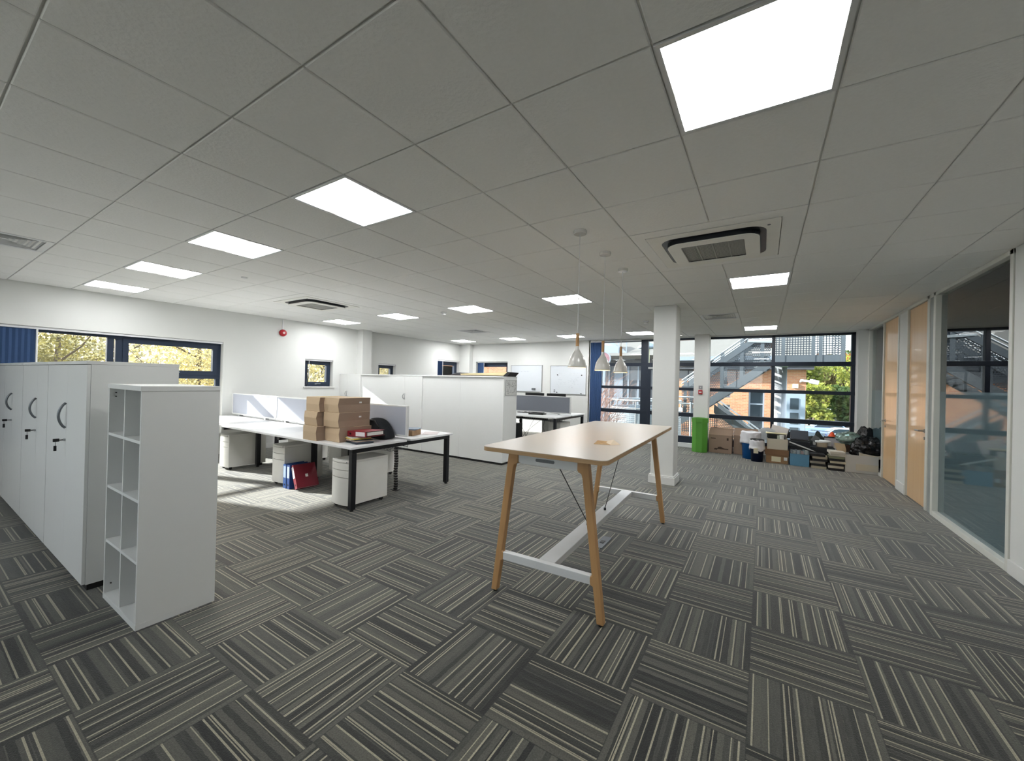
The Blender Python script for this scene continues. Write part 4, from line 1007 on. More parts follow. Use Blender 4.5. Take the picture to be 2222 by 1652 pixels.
# waste bins
def waste(label, px0, px1, Yc, ptop, pbot, col, name, black_bag=False):
    x0, x1 = X_(px0, Yc), X_(px1, Yc); R = (x1-x0)/2; cx = (x0+x1)/2; h = Z_(px0, ptop, Yc)
    t = thing('waste_bin', label, 'bin', (cx, Yc, 0), 0, 'waste bins by the far glazing')
    MB().lathe([(.0001, 0), (R*.74, 0), (R*.90, h*.80), (R*.95, h*.82), (R*.93, h*.86), (R*.86, h*.86), (R*.70, .01)], 36).build('body', mat(name, col, .4), t, smooth=True)
    bm_ = MB(); n = 48; r = random.Random(px0); prof = [(1.02, .58), (1.12, .60), (1.07, .66), (1.02, .74), (1.06, .82), (1.0, .90), (1.02, .97), (.96, 1.0), (.90, .985), (.80, .90), (.70, .6)]
    for q, (rr, zz) in enumerate(prof):
        for k in range(n):
            a = 2*PI*k/n; wv = 1+.025*math.sin(a*9+q*1.3)+.02*math.sin(a*17+q)+r.uniform(-.008, .008)
            if q == 0: zz2 = zz*h-(.10*h*max(0, math.sin(a*2.5+1)))
            else: zz2 = zz*h*(1+.01*math.sin(a*5+q))
            bm_.v.append((R*rr*wv*.94*math.cos(a), R*rr*wv*.94*math.sin(a), zz2))
    for q in range(len(prof)-1):
        for k in range(n): bm_.f.append((q*n+k, q*n+(k+1) % n, (q+1)*n+(k+1) % n, (q+1)*n+k))
    bm_.build('liner', mat('white_bin_liner', (224, 224, 228), .45, var=.04, scale=20), t, smooth=True)
    if black_bag:
        MB().lathe([(R*.90, h*.90), (R*.93, h*1.0), (R*.88, h*1.03), (R*.80, h*.98), (R*.7, h*.7), (.0001, h*.68)], 36).build('inner_rim', M_black, t, smooth=True)
        MB().box((-R*.42, -R*1.06, h*.40), (R*.18, -R*1.0, h*.64)).build('tag', mat('cream_tag', (222, 214, 190), .7), t, .006)
    return t
waste('bright blue waste bin with a bunched white liner rising above it', 1606, 1652, 9.02, 935, 993, (20, 96, 168), 'bright_blue_bin')
waste('dark navy waste bin with white liner and black rim, before the bright blue one', 1626, 1660, 8.72, 953, 1002, (16, 26, 58), 'navy_bin', True)
# stacked boxes with white tray
Yb = 8.72
def solidbox(name, label, cat, px0, px1, pt, pb, Yf, d, m_, bev=.004, group=None, rz=0):
    x0, x1 = X_(px0, Yf), X_(px1, Yf); z1 = Z_((px0+px1)/2, pt, Yf); z0 = Z_((px0+px1)/2, pb, Yf) if pb else 0
    t = thing(name, label, cat, ((x0+x1)/2, Yf, z0), rz, group); w = (x1-x0)/2
    MB().box((-w, 0, 0), (w, d, z1-z0)).build('body', m_, t, bev); return t, w, z1-z0
M_kraft = mat('kraft_board', (150, 118, 84), .8, var=.1, scale=20); M_cream = mat('cream_box_board', (206, 198, 180), .7, var=.06)
ta, w, h1 = solidbox('archive_box', 'low kraft box with a cream label, bottom of the stack by the navy bin', 'box', 1663, 1711, 989, None, Yb, .36, M_kraft)
MB().box((-w*.5, -.002, h1*.2), (w*.35, 0, h1*.85)).build('label_sheet', mat('cream_label', (226, 220, 190), .7), ta)
MB().box((w*.62, -.002, h1*.45), (w*.92, 0, h1*.85)).build('label_sheet', M_white, ta)
za = h1
zb = Z_(1686, 976, Yb)
t = thing('cardboard_tray', 'shallow brown cardboard tray between the kraft box and the white open box', 'tray', (X_(1686, Yb), Yb-.01, za)); w = (X_(1712, Yb)-X_(1660, Yb))/2
m = MB(); box_open(m, 2*w, .38, zb-za); m.build('body', mat('dull_brown_board', (136, 104, 76), .85), t, .002)
t = thing('storage_box', 'white open box full of odds and ends, on top of the brown tray', 'box', (X_(1687, Yb), Yb, zb)); w = (X_(1708, Yb)-X_(1663, Yb))/2; h2 = Z_(1687, 953, Yb)-zb
box_open(MB(), 2*w, .34, h2).build('body', M_cream, t, .002)
tw = thing('paper_cup', 'white paper cup standing in the white open box', 'cup', (X_(1697, Yb), Yb+.10, zb+.006)); MB().lathe([(.0001, 0), (.03, 0), (.042, h2+.06), (.044, h2+.062), (.038, h2+.055), (.026, .01)], 20).build('cup', M_white, tw)
tw = thing('grey_paper_roll', 'grey-green paper roll in the white open box beside the cup', 'roll', (X_(1691, Yb), Yb+.12, zb+.006)); MB().lathe([(.0001, 0), (.035, 0), (.035, h2+.05), (.0001, h2+.05)], 20).build('roll', mat('greygreen_roll', (168, 174, 160), .8), tw)
tw = thing('black_appliance', 'black rounded appliance with a cream rim inside the white open box', 'appliance', (X_(1686, Yb), Yb+.17, zb+.006))
MB().box((-.17, 0, 0), (.15, .14, h2+.09)).build('body', M_black, tw, .03); MB().box((-.19, -.01, h2+.075), (.17, .15, h2+.095)).build('rim', mat('cream_rim', (206, 196, 160), .5), tw, .008)
Yc = 9.10
t = thing('notice_board', 'tilted white board with a black frame leaning above the stack of boxes', 'board', (X_(1686, Yc), Yc+.1, .45)); t.rotation_euler = (math.radians(-14), math.radians(14), 0)
hh = Z_(1686, 925, Yc)-.45
MB().box((-.15, 0, -.05), (.15, .012, hh)).build('sheet', mat('board_white', (206, 200, 196), .5), t); MB().box((-.165, .004, hh-.018), (.165, .02, hh)).box((.135, .004, .02), (.165, .02, hh)).build('frame', M_black, t)
t = thing('paper_sheaf', 'crumpled pale papers fanned out left of the white open box', 'papers', (X_(1664, Yc), Yc, .42), .1)
for k in range(4): MB().box((-.09, 0, 0), (.07, .006, .24), Matrix.Translation((0, .02*k, 0)) @ Matrix.Rotation(-.35+.25*k, 4, 'Y')).build('sheet', M_wb, t)
# blue crate
Yd = 8.66
x0, x1 = X_(1715, Yd), X_(1757, Yd); h = Z_(1736, 979, Yd); t = thing('storage_crate', 'pale blue plastic crate with a clear upper edge, full of small items', 'crate', ((x0+x1)/2, Yd, 0)); w = (x1-x0)/2
box_open(MB(), 2*w, .32, h*.78).build('body', mat('pale_blue_plastic', (96, 148, 180), .45), t, .003)
m = MB(); box_open(m, 2*w-.004, .316, h*.28, .003); o = m.build('clear_rim', glassmat('clear_plastic_wall', (.85, .9, .92, 1), .6, .1, 1.45, ((200, 215, 222), .25)), t); o.location = (0, .002, h*.78)
r = random.Random(21)
for k in range(7):
    c = [(200, 186, 170), (60, 66, 74), (214, 214, 216), (120, 96, 70), (170, 80, 60), (90, 110, 120), (230, 226, 216)][k]
    q = thing('small_item', ['beige', 'dark grey', 'white', 'brown', 'rust red', 'slate blue', 'cream'][k]+' small carton in the pale blue crate', 'carton', ((x0+x1)/2-w+.05+k*(2*w-.08)/7, Yd+.05+.1*(k % 2), .01))
    MB().box((0, 0, 0), (.04, .06, h*(.9+.12*r.random()))).build('carton', mat('item_%d' % k, c, .6), q, .003)
t = thing('white_rod', 'long white pointed strip lying across the dark equipment', 'strip', tuple(aty(1713, 959, 8.60)))
pb = aty(1768, 980, 8.60)-aty(1713, 959, 8.60); MB().bar((0, 0, 0), pb*.85, .018, .022).prism([(-.011, -.011), (.011, -.011), (.0, .09)], 'y', -.009, .009, Matrix.Translation(pb*.85) @ Matrix.Rotation(math.atan2(pb.x, pb.z), 4, 'Y')).build('strip', M_white, t)
# laptops and dark equipment behind the crate
Ye = 9.02
zt = Z_(1733, 956, Ye)
def dark_stack(name, label, cat, px0, px1, Yf, d, z0, z1, n, cols, group, jit=.02):
    x0, x1 = X_(px0, Yf), X_(px1, Yf); w = (x1-x0)/2; r = random.Random(px0); out = []
    for k in range(n):
        za_, zb_ = z0+(z1-z0)*k/n, z0+(z1-z0)*(k+1)/n
        c = cols[k % len(cols)]
        q = thing(name, '%s, %s' % (label, ('lowest' if k == 0 else 'topmost' if k == n-1 else ['second', 'third', 'fourth', 'fifth', 'sixth', 'seventh', 'eighth'][k-1]+' from the bottom')), cat, ((x0+x1)/2+r.uniform(-jit, jit), Yf+r.uniform(0, jit), za_), r.uniform(-.08, .08), group)
        MB().box((-w+.01, 0, 0), (w-.01, d, zb_-za_-.0015)).build('body', mat('%s_%d_%d_%d' % ((name,)+c), c, .5, var=.08, scale=30), q, .004); out.append(q)
    return out
BLK = (24, 26, 30)
dark_stack('equipment_case', 'black flat case behind the blue crate', 'case', 1712, 1760, Ye-.10, .34, 0, zt-.015, 4, [BLK, (18, 24, 38), BLK, (30, 34, 42)], 'black cases behind the crate')
t = thing('laptop', 'dark laptop lid standing half open behind the blue crate', 'laptop', (X_(1735, Ye), Ye, zt)); w = (X_(1753, Ye)-X_(1712, Ye))/2
MB().box((-w, -.04, 0), (w, .22, .016)).build('base', M_black, t, .004)
MB().box((-w*.95, 0, 0), (w*.95, .010, .20), Matrix.Translation((0, .04, .02)) @ Matrix.Rotation(-.55, 4, 'X') @ Matrix.Shear('XZ', 4, (-.0, 0))).build('lid', mat('slate_lid', (46, 54, 64), .5), t, .004)
t = thing('grey_box_lid', 'small grey square lid propped at the right of the dark laptop', 'lid', (X_(1765, Ye), Ye+.05, zt)); t.rotation_euler = (0, .6, 0)
MB().box((-.05, 0, 0), (.06, .02, .12)).build('plate', mat('dusty_grey', (96, 100, 104), .7), t, .004)
t = thing('monitor_riser', 'grey and white wire stand behind the white open box', 'stand', (X_(1708, 9.3), 9.3, 0))
zz = Z_(1708, 935, 9.3); MB().tube([(-.08, 0, 0), (-.08, 0, zz), (.06, 0, zz), (.06, 0, 0)], .010, 8).build('frame', M_whitemetal, t); MB().box((-.07, -.005, zz-.16), (.05, .005, zz-.02)).build('panel', mat('dusty_grey', (96, 100, 104), .7), t)
# stacks of trays and papers
cols = [(186, 178, 156), (30, 30, 32), (150, 144, 130), (24, 24, 26), (168, 160, 140), (20, 20, 22)]
z1 = Z_(1778, 986, 8.62)
dark_stack('document_tray', 'tray in the left paper stack by the blue crate', 'tray', 1760, 1796, 8.62, .30, 0, z1, 6, cols, 'left stack of trays')
z2 = Z_(1820, 981, 8.58)
dark_stack('document_tray', 'tray in the right paper stack by the white carton', 'tray', 1799, 1836, 8.58, .30, 0, z2, 8, [(24, 24, 26), (200, 194, 176), (22, 22, 24), (196, 188, 164), (28, 28, 30), (120, 124, 100), (206, 200, 186), (214, 208, 196)], 'right stack of trays')
Yf = 8.95; zt = Z_(1785, 972, Yf)
dark_stack('equipment_case', 'black case in the pile under the white tub', 'case', 1758, 1815, Yf, .36, 0, zt, 3, [BLK, (20, 20, 24), BLK], 'black cases under the tub')
R = (X_(1804, Yf)-X_(1768, Yf))/2; h = Z_(1786, 958, Yf)-zt
t = thing('lidded_tub', 'round white lidded tub on the black cases', 'tub', (X_(1786, Yf), Yf+.17, zt))
MB().lathe([(.0001, 0), (R*.66, 0), (R*.70, h*.7), (.0001, h*.7)], 36).build('body', mat('beige_tub', (206, 190, 164), .5), t, smooth=False)
MB().lathe([(R*.70, h*.66), (R*.98, h*.70), (R*1.0, h*.92), (R*.9, h*1.0), (.0001, h*1.02)], 36).build('lid', M_white, t, smooth=False)
for s in (-1, 1): MB().box((s*R*.95-.02, -.03, h*.2), (s*R*.95+.02, .03, h*.95)).build('clip', M_white, t, .006)
Yh = 9.35
t = thing('framed_panel', 'white framed panel standing behind the white tub', 'panel', (X_(1807, Yh), Yh, 0), -.05); w = (X_(1826, Yh)-X_(1789, Yh))/2; h = Z_(1807, 949, Yh)
MB().box((-w, 0, .1), (w, .012, h)).build('sheet', mat('panel_white', (190, 186, 190), .5), t); MB().box((-w-.01, -.004, h-.02), (w+.01, .016, h+.006)).build('frame', M_black, t)
t = thing('orange_cone_top', 'bright orange pointed item sticking up behind the white panel', 'cone', (X_(1807, Yh), Yh+.12, 0)); h3 = Z_(1807, 938, Yh+.12)
MB().lathe([(.0001, 0), (.13, 0), (.13, .02), (.085, h3*.80), (.03, h3*.97), (.018, h3), (.0001, h3)], 24).build('cone', mat('signal_orange', (236, 84, 32), .5), t, smooth=False)
def lump(name, label, cat, loc, sx, sy, sz, m_, seed, amp=.22, fr=2.2, group=None, sub=3):
    bm = bmesh.new(); bmesh.ops.create_icosphere(bm, subdivisions=sub+1, radius=1.0)
    from mathutils import noise
    for v in bm.verts:
        d = noise.noise(v.co*fr+Vector((seed*3.1, seed, 0)))*amp + noise.noise(v.co*fr*3+Vector((0, seed, seed)))*amp*.45
        k = 1+d; v.co = Vector((v.co.x*sx*k, v.co.y*sy*k, max(-sz, v.co.z*sz*k)))
    me = bpy.data.meshes.new(name); bm.to_mesh(me); bm.free(); me.materials.append(m_)
    for p in me.polygons: p.use_smooth = True
    o = bpy.data.objects.new(name, me); COL.objects.link(o); o.location = (loc[0], loc[1], loc[2]+sz)
    return tag(o, label, cat, group)
M_bag = mat('black_bin_bag', (14, 14, 17), .25, var=.3, scale=10, bump=1.0)
lump('dark_clothing', 'bundle of dark green clothing behind the white tub', 'clothing', (X_(1775, 9.55), 9.55, 0), .18, .10, Z_(1778, 944, 9.3)/2, mat('dark_green_cloth', (36, 42, 40), .9, bump=.6), 4, .3)
lump('dark_clothing', 'small heap of dark cloth at the right of the orange item', 'clothing', (X_(1830, 9.6), 9.62, 0), .11, .08, Z_(1818, 947, 9.5)/2, mat('dark_green_cloth', (36, 42, 40), .9), 6, .3)
zq = Z_(1845, 968, 8.95)
t = thing('kraft_carton', 'brown carton under the clear plastic bag', 'cardboard box', (X_(1847, 8.98), 8.98, 0)); MB().box((-.19, 0, 0), (.17, .22, zq)).build('body', mat('dark_kraft', (78, 58, 44), .85), t, .006)
MB().box((-.24, -.10, zq-.26), (-.235, .10, zq+.02), Matrix.Rotation(-.3, 4, 'X')).build('flap', M_cream, t)
t = thing('cardboard_flap', 'torn pale cardboard flap beside the right paper stack', 'cardboard', (X_(1824, 8.8), 8.80, .0)); zf = Z_(1824, 962, 8.8)
MB().prism([(-.10, zf), (.06, zf-.01), (.085, zf-.12), (.07, zf-.30), (0, zf-.22), (-.05, zf-.14)], 'y', 0, .008).box((-.02, .008, 0), (.02, .02, zf-.05)).build('flap', mat('pale_flap', (190, 170, 140), .8), t)
M_clear = glassmat('green_clear_polythene', (.72, .88, .82, 1), .9, .12, 1.6, ((190, 220, 208), .30))
lump('clear_plastic_bag', 'crumpled clear and green plastic bag on the brown carton left of the black bags', 'bag', (X_(1846, 9.02), 9.10, zq), .21, .15, (Z_(1846, 938, 9.1)-zq)/2, M_clear, 8, .35, 2.6)
lump('grey_stuffing', 'grey lumps showing inside the clear plastic bag', 'packaging', (X_(1838, 9.04), 9.08, zq+.01), .10, .08, .08, mat('grey_stuffing', (140, 138, 128), .9), 2, .3)
Yw_ = 8.60
x0, x1 = X_(1838, Yw_), X_(1911, Yw_); h = Z_(1875, 990, Yw_)
t = thing('white_carton', 'open white carton at the foot of the black bin bags by the oak door', 'cardboard box', ((x0+x1)/2-.02, Yw_, 0)); w = (x1-x0)/2
box_open(MB(), 2*w, .36, h).build('body', mat('grey_white_board', (206, 204, 200), .6), t, .002)
MB().box((-w*.35, -.012, .05), (w*.98, -.001, h*.52)).build('label_panel', M_cream, t, .002)
lump('black_bin_bag', 'big shiny black bin bag on the white carton, nearest the oak door', 'bag', (X_(1884, 8.8), 8.84, h*.5), .245, .17, (Z_(1884, 948, 8.9)-h*.5)/2, M_bag, 11, .26, 2.0, None, 4)
lump('black_bin_bag', 'tall black bin bag slumped in the corner behind the others', 'bag', (X_(1876, 9.40), 9.42, 0), .19, .15, Z_(1872, 932, 9.25)/2, M_bag, 15, .26, 1.8, None, 4)
t = thing('paper_bundle', 'cream folded papers lying in the white carton', 'papers', (X_(1893, Yw_), Yw_+.03, h*.86), .1)
MB().prism([(-.16, 0), (.17, .0), (.17, .06), (.08, .05), (-.10, .075), (-.17, .10)], 'y', 0, .05).build('fold', M_cream, t, .006)

# ------------------------------------------------------------------ outside
GZ = -3.5
def brickmat():
    m = bpy.data.materials.new('buff_brick'); m.use_nodes = True; n = m.node_tree; b = n.nodes['Principled BSDF']; b.inputs['Roughness'].default_value = .9
    tc = n.nodes.new('ShaderNodeTexCoord'); sp = n.nodes.new('ShaderNodeSeparateXYZ'); n.links.new(tc.outputs['Object'], sp.inputs[0])
    cb_ = n.nodes.new('ShaderNodeCombineXYZ'); ad = n.nodes.new('ShaderNodeMath'); n.links.new(sp.outputs[0], ad.inputs[0]); n.links.new(sp.outputs[1], ad.inputs[1])
    n.links.new(ad.outputs[0], cb_.inputs[0]); n.links.new(sp.outputs[2], cb_.inputs[1])
    br = n.nodes.new('ShaderNodeTexBrick'); n.links.new(cb_.outputs[0], br.inputs['Vector']); br.inputs['Scale'].default_value = 1.0
    br.inputs['Brick Width'].default_value = .225; br.inputs['Row Height'].default_value = .075; br.inputs['Mortar Size'].default_value = .007
    br.inputs['Color1'].default_value = lin((182, 132, 96)); br.inputs['Color2'].default_value = lin((162, 106, 76)); br.inputs['Mortar'].default_value = lin((172, 152, 128))
    n.links.new(br.outputs[0], b.inputs['Base Color']); return m
M_brick = brickmat()
M_slate = mat('grey_slate_roof', (104, 104, 100), .8, var=.2, scale=6)
M_steel = mat('galvanised_steel', (92, 100, 106), .5, .35, var=.08, scale=3)
M_steelL = mat('pale_galvanised_rail', (160, 168, 172), .45, .3)
M_perf = perfmat('perforated_steel', (78, 86, 94), .05, .42)
M_perfsq = perfmat('perforated_steel_square', (70, 78, 86), .06, .34, 'square')
M_ltblue = mat('pale_blue_cladding', (136, 150, 164), .6)
M_dkwin = mat('dark_window_glass', (46, 58, 66), .12, var=.3, scale=2)
M_fascia = mat('dark_grey_fascia', (64, 66, 72), .6)
M_winfr = mat('pale_grey_window_frame', (134, 146, 158), .5)
M_asph = mat('asphalt', (128, 130, 132), .9, var=.1, scale=.5)
M_grass = mat('grass', (84, 108, 62), .95, var=.25, scale=3)
g_ = struct(MB().box((-80, -30, GZ-.3), (90, 140, GZ)).build('ground', M_grass), 'green ground outside')
ap = MB().box((2.2, 36, GZ), (60, 100, GZ+.03)).build('car_park', M_asph); struct(ap)
struct(MB().box((-12, 10.5, GZ), (2.0, 21, GZ+.03)).build('paving', mat('pale_paving', (150, 150, 148), .9)))

struct(MB().box((-30, -25, GZ), (-7.6, 45, GZ+.03)).box((-7.6, -25, GZ), (30, -4.2, GZ+.03)).build('bounce_gravel', mat('pale_bounce_gravel', (214, 208, 196), .95, var=.08, scale=3)))  # unseen pale ground added to bounce sunlight up to the ceiling
# brick office building
BY = 22.0; bxr = 3.26
t = thing('brick_building', 'buff brick office building with a slate roof beyond the fire escape', 'building', (0, BY, GZ))
ez = 2.42-GZ
wins = [(.98, 1.64, -3.3, 1.40), (-.16, .18, .98, 1.38), (-.16, .18, .10, .62)]
m = MB(); xs = sorted(set([-2.9, bxr] + [a for w_ in wins for a in w_[:2]]))
for a, c in zip(xs[:-1], xs[1:]):
    hs = sorted([(w_[2]-GZ, w_[3]-GZ) for w_ in wins if w_[0] <= a+1e-6 and w_[1] >= c-1e-6]); z = 0
    for p, q in hs:
        if p > z: m.box((a, 0, z), (c, .3, p))
        z = q
    m.box((a, 0, z), (c, .3, ez))
m.box((bxr-.3, .3, 0), (bxr, 14, ez)); m.build('wall', M_brick, t)
for (a, c, p, q) in wins:
    f = MB(); f.box((a, .10, p-GZ), (a+.07, .2, q-GZ)).box((c-.07, .10, p-GZ), (c, .2, q-GZ)); nz_ = 7 if q-p > 2 else 1
    for k in range(nz_+1):
        z = p-GZ+(q-p-.06)*k/nz_; f.box((a+.07, .10, z), (c-.07, .2, z+.06))
    w_ = f.build('window', M_winfr, t); MB().box((a+.05, .15, p-GZ), (c-.05, .16, q-GZ)).build('pane', M_dkwin, w_)
MB().box((-3.2, -.45, ez-.02), (bxr+.25, .3, ez+.12)).box((-3.2, -.5, ez+.12), (bxr+.25, -.4, ez+.42)).build('fascia', M_fascia, t)
MB().box((-3.2, -.62, ez+.42), (bxr+.25, -.45, ez+.62)).build('gutter', M_winfr, t)
MB().prism([(-.55, ez+.6), (7.5, ez+4.6), (7.5, ez+4.4), (-.4, ez+.45)], 'x', -3.3, bxr+.25).build('roof', M_slate, t)
MB().box((-3.3, -.1, ez-.5), (-1.55, .0, ez)).build('dark_canopy', M_fascia, t)
# glazed bay on its right corner
t = thing('stair_bay', 'pale blue clad bay with a ladder of panes at the corner of the brick building', 'building', (0, BY-.9, GZ))
zz = 1.30-GZ
MB().box((2.42, 0, 0), (3.18, .88, zz)).build('cladding', M_ltblue, t)
for k in range(7):
    z = zz-.22-k*.66
    MB().box((2.62, -.02, z-.50), (2.94, .0, z)).build('pane', M_dkwin, t)
# pale gabled building at left
GYb = 24.0
t = thing('gabled_building', 'pale blue gabled glazed building behind the silver drum', 'building', (0, GYb, GZ))
def G(px, py): v = aty(px, py, GYb); return (v.x, v.z-GZ)
a_, b_, c_, d_ = G(1280, 740), G(1376, 776), G(1376, 784), G(1280, 800)
ap_ = G(1318, 756); e0 = G(1270, 792); e1 = G(1376, 777)
MB().prism([(e0[0]-2, e1[1]-.1), (e1[0], e1[1]-.1), (e1[0], e1[1]+.05), (ap_[0]-.6, ap_[1]+1.0), (e0[0]-2, e1[1]+1.4)], 'y', -.3, .3).build('gable', M_ltblue, t)
for px in (1345, 1362): 
    p = G(px, 776); MB().box((p[0]-.03, -.34, p[1]), (p[0]+.03, -.3, p[1]+1.1), Matrix.Translation((0, 0, 0))).build('gable_rib', M_winfr, t)
MB().prism([(-.8, e1[1]+.1), (9, e1[1]+4.2), (9, e1[1]+4.0), (-.6, e1[1]-.1)], 'x', e0[0]-6, -3.6).build('roof', M_slate, t)
MB().box((e0[0]-4, .3, 0), (-3.7, .5, e1[1])).build('wall', mat('shaded_glass_wall', (104, 108, 114), .3, var=.3, scale=1.5), t)
m = MB(); xL, xR_ = e0[0]-4, -3.75
for k in range(15):
    x = xL+(xR_-xL)*k/14; wd = .28 if k % 4 == 2 else .05; m.box((x-wd, .18, 0), (x+wd, .30, e1[1]-.3))
for z in (.6, 1.6, 2.5, 3.3, 4.1, 4.8): m.box((xL, .2, z), (xR_, .3, z+.08))
m.build('glazing_bars', M_winfr, t)
t = thing('round_sign', 'round plum-coloured sign with a white rim beyond the pendant lamps', 'sign', (0, GYb-1.2, 0)); c = aty(1311, 779, GYb-1.2); rr = (aty(1326, 779, GYb-1.2)-aty(1311, 779, GYb-1.2)).length
m = MB().lathe([(.0001, 0), (rr*.9, 0), (rr*.9, .08), (.0001, .08)], 48); m.v = [(c.x+x, -z, c.z+y) for x, y, z in m.v]; m.build('disc', mat('plum_sign', (130, 92, 100), .4, var=.15, scale=.8), t)
m = MB().lathe([(rr*.88, -.02), (rr, -.02), (rr, .1), (rr*.88, .1), (rr*.88, -.02)], 48); m.v = [(c.x+x, -z, c.z+y) for x, y, z in m.v]; m.build('rim', M_winfr, t)
m = MB(); m.lathe([(.0001, -.03), (rr*.28, -.03), (rr*.28, .09), (.0001, .09)], 32); m.v = [(c.x+x, -z-.03, c.z+y*.45) for x, y, z in m.v]; m.build('emblem', M_winfr, t)
MB().box((c.x-.08, .02, GZ), (c.x+.08, .2, c.z)).build('post', M_winfr, t)
t = thing('brick_wing', 'sunlit pinkish brick wing seen through the far wall window', 'building', (-13, 19.5, GZ))
MB().box((-4, 0, 0), (3.4, .3, 6.1)).build('wall', M_brick, t); MB().box((-4.1, -.1, 6.1), (3.5, .4, 6.35)).build('coping', M_ltblue, t)
# silver perforated drum with rail
DY = 15.0; xl_ = aty(1329, 880, DY).x; ra = 1.3; cx = xl_+ra; zt = aty(1350, 868, DY-1).z
t = thing('escape_stair_drum', 'silver perforated steel drum with a top rail outside the far glazing', 'stair enclosure', (cx, DY, GZ)); H = zt-GZ
M_drum = mat('silver_slotted_steel', (150, 162, 170), .4, .45)
def drummat():
    m = M_drum; n = m.node_tree; b = n.nodes['Principled BSDF']; o = [q for q in n.nodes if q.type == 'OUTPUT_MATERIAL'][0]
    uv = n.nodes.new('ShaderNodeTexCoord'); sp = n.nodes.new('ShaderNodeSeparateXYZ'); n.links.new(uv.outputs['Object'], sp.inputs[0])
    at = n.nodes.new('ShaderNodeMath'); at.operation = 'ARCTAN2'; n.links.new(sp.outputs[1], at.inputs[0]); n.links.new(sp.outputs[0], at.inputs[1])
    def M(op, a, b2):
        k = n.nodes.new('ShaderNodeMath'); k.operation = op
        for i, v in enumerate((a, b2)):
            if isinstance(v, (int, float)): k.inputs[i].default_value = v
            elif v is not None: n.links.new(v, k.inputs[i])
        return k.outputs[0]
    fu = M('FRACT', M('MULTIPLY', at.outputs[0], 14.0), None); fv = M('FRACT', M('MULTIPLY', sp.outputs[2], 13.0), None)
    ins = M('MULTIPLY', M('LESS_THAN', fu, .72), M('LESS_THAN', fv, .26))
    t_ = n.nodes.new('ShaderNodeBsdfTransparent'); x = n.nodes.new('ShaderNodeMixShader'); n.links.new(ins, x.inputs[0]); n.links.new(b.outputs[0], x.inputs[1]); n.links.new(t_.outputs[0], x.inputs[2]); n.links.new(x.outputs[0], o.inputs[0])
drummat()
MB().lathe([(ra, 0), (ra, H-.28), (ra-.01, H-.28), (ra-.01, 0), (ra, 0)], 64).build('slotted_wall', M_drum, t)
m = MB(); 
for z in (H+.0, H-.28):
    pts = [((ra)*math.cos(a*PI/32), ra*math.sin(a*PI/32), z) for a in range(65)]; m.tube(pts, .035 if z == H else .02, 8)
for k in range(10): m.tube([(ra*math.cos(k*PI/5+.3), ra*math.sin(k*PI/5+.3), 0), (ra*math.cos(k*PI/5+.3), ra*math.sin(k*PI/5+.3), H)], .022, 8)
m.build('rail', M_steelL, t)
# white drum-topped lamp post seen by the mullion
v = aty(1406, 745, 19); t = thing('lamp_post', 'pale capped lamp post just left of the white column, outside', 'lamp post', (v.x, 19, GZ))
MB().tube([(0, 0, 0), (0, 0, v.z-GZ-.3)], .09, 12).build('pole', mat('cream_post', (222, 220, 180), .5), t); MB().lathe([(.1, 0), (.5, .05), (.45, .15), (.1, .35), (.0001, .4)], 24, (0, 0, v.z-GZ-.3)).build('cap', M_ltblue, t, smooth=True)

# steel fire escape
FY = 12.2; FD = 1.25
def F(px, py): v = aty(px, py, FY); return Vector((v.x, 0, v.z))
t = thing('fire_escape_stair', 'grey perforated steel fire escape stair crossing the far glazing', 'staircase', (0, FY, 0))
lo, hi = F(1478, 912), F(1672, 788); 
def raked(pa, pb, h0, h1, name, m_, y0=-.012, y1=.012):
    return MB().prism([(pa.x, pa.z+h0), (pb.x, pb.z+h0), (pb.x, pb.z+h1), (pa.x, pa.z+h1)], 'y', y0, y1).build(name, m_, t)
for yy in (0, FD):
    raked(lo, hi, -.13, .13, 'stringer', M_steel, yy-.03, yy+.03)
    raked(lo, hi, .16, .86, 'perforated_panel', M_perf, yy-.004, yy+.004)
    raked(lo, hi, .86, 1.04, 'panel_cap', M_steel, yy-.03, yy+.03)
    MB().tube([lo+Vector((0, yy, 1.12)), hi+Vector((0, yy, 1.12))], .022, 8).tube([lo+Vector((0, yy, 1.22)), hi+Vector((0, yy, 1.22))], .022, 8).build('handrail', M_steelL, t)
    m = MB()
    for k in range(5):
        p = lo.lerp(hi, (k+.2)/4.6); m.box((p.x-.045, yy-.02, p.z+.10), (p.x+.045, yy+.02, p.z+1.22))
    m.build('posts', M_steel, t)
m = MB()
for k in range(13):
    p = lo.lerp(hi, (k+.5)/13); m.box((p.x-.14, .02, p.z-.02), (p.x+.14, FD-.02, p.z+.02))
m.build('treads', M_perfsq, t)
# lower flight running back down to the right
lo2, hi2 = F(1655, 985), F(1538, 893)
for yy in (FD+.25, 2*FD+.2):
    MB().prism([(hi2.x, hi2.z-.12), (lo2.x+1.2, lo2.z-1.0), (lo2.x+1.2, lo2.z-.72), (hi2.x, hi2.z+.16)], 'y', yy-.03, yy+.03).build('stringer', M_steel, t)
    MB().prism([(hi2.x, hi2.z-.85), (lo2.x+1.2, lo2.z-1.72), (lo2.x+1.2, lo2.z-1.0), (hi2.x, hi2.z-.12)], 'y', yy-.004, yy+.004).build('perforated_panel', M_perf, t)
    MB().tube([(hi2.x, yy, hi2.z+.28), (lo2.x+1.2, yy, lo2.z-.58)], .022, 8).build('handrail', M_steelL, t)
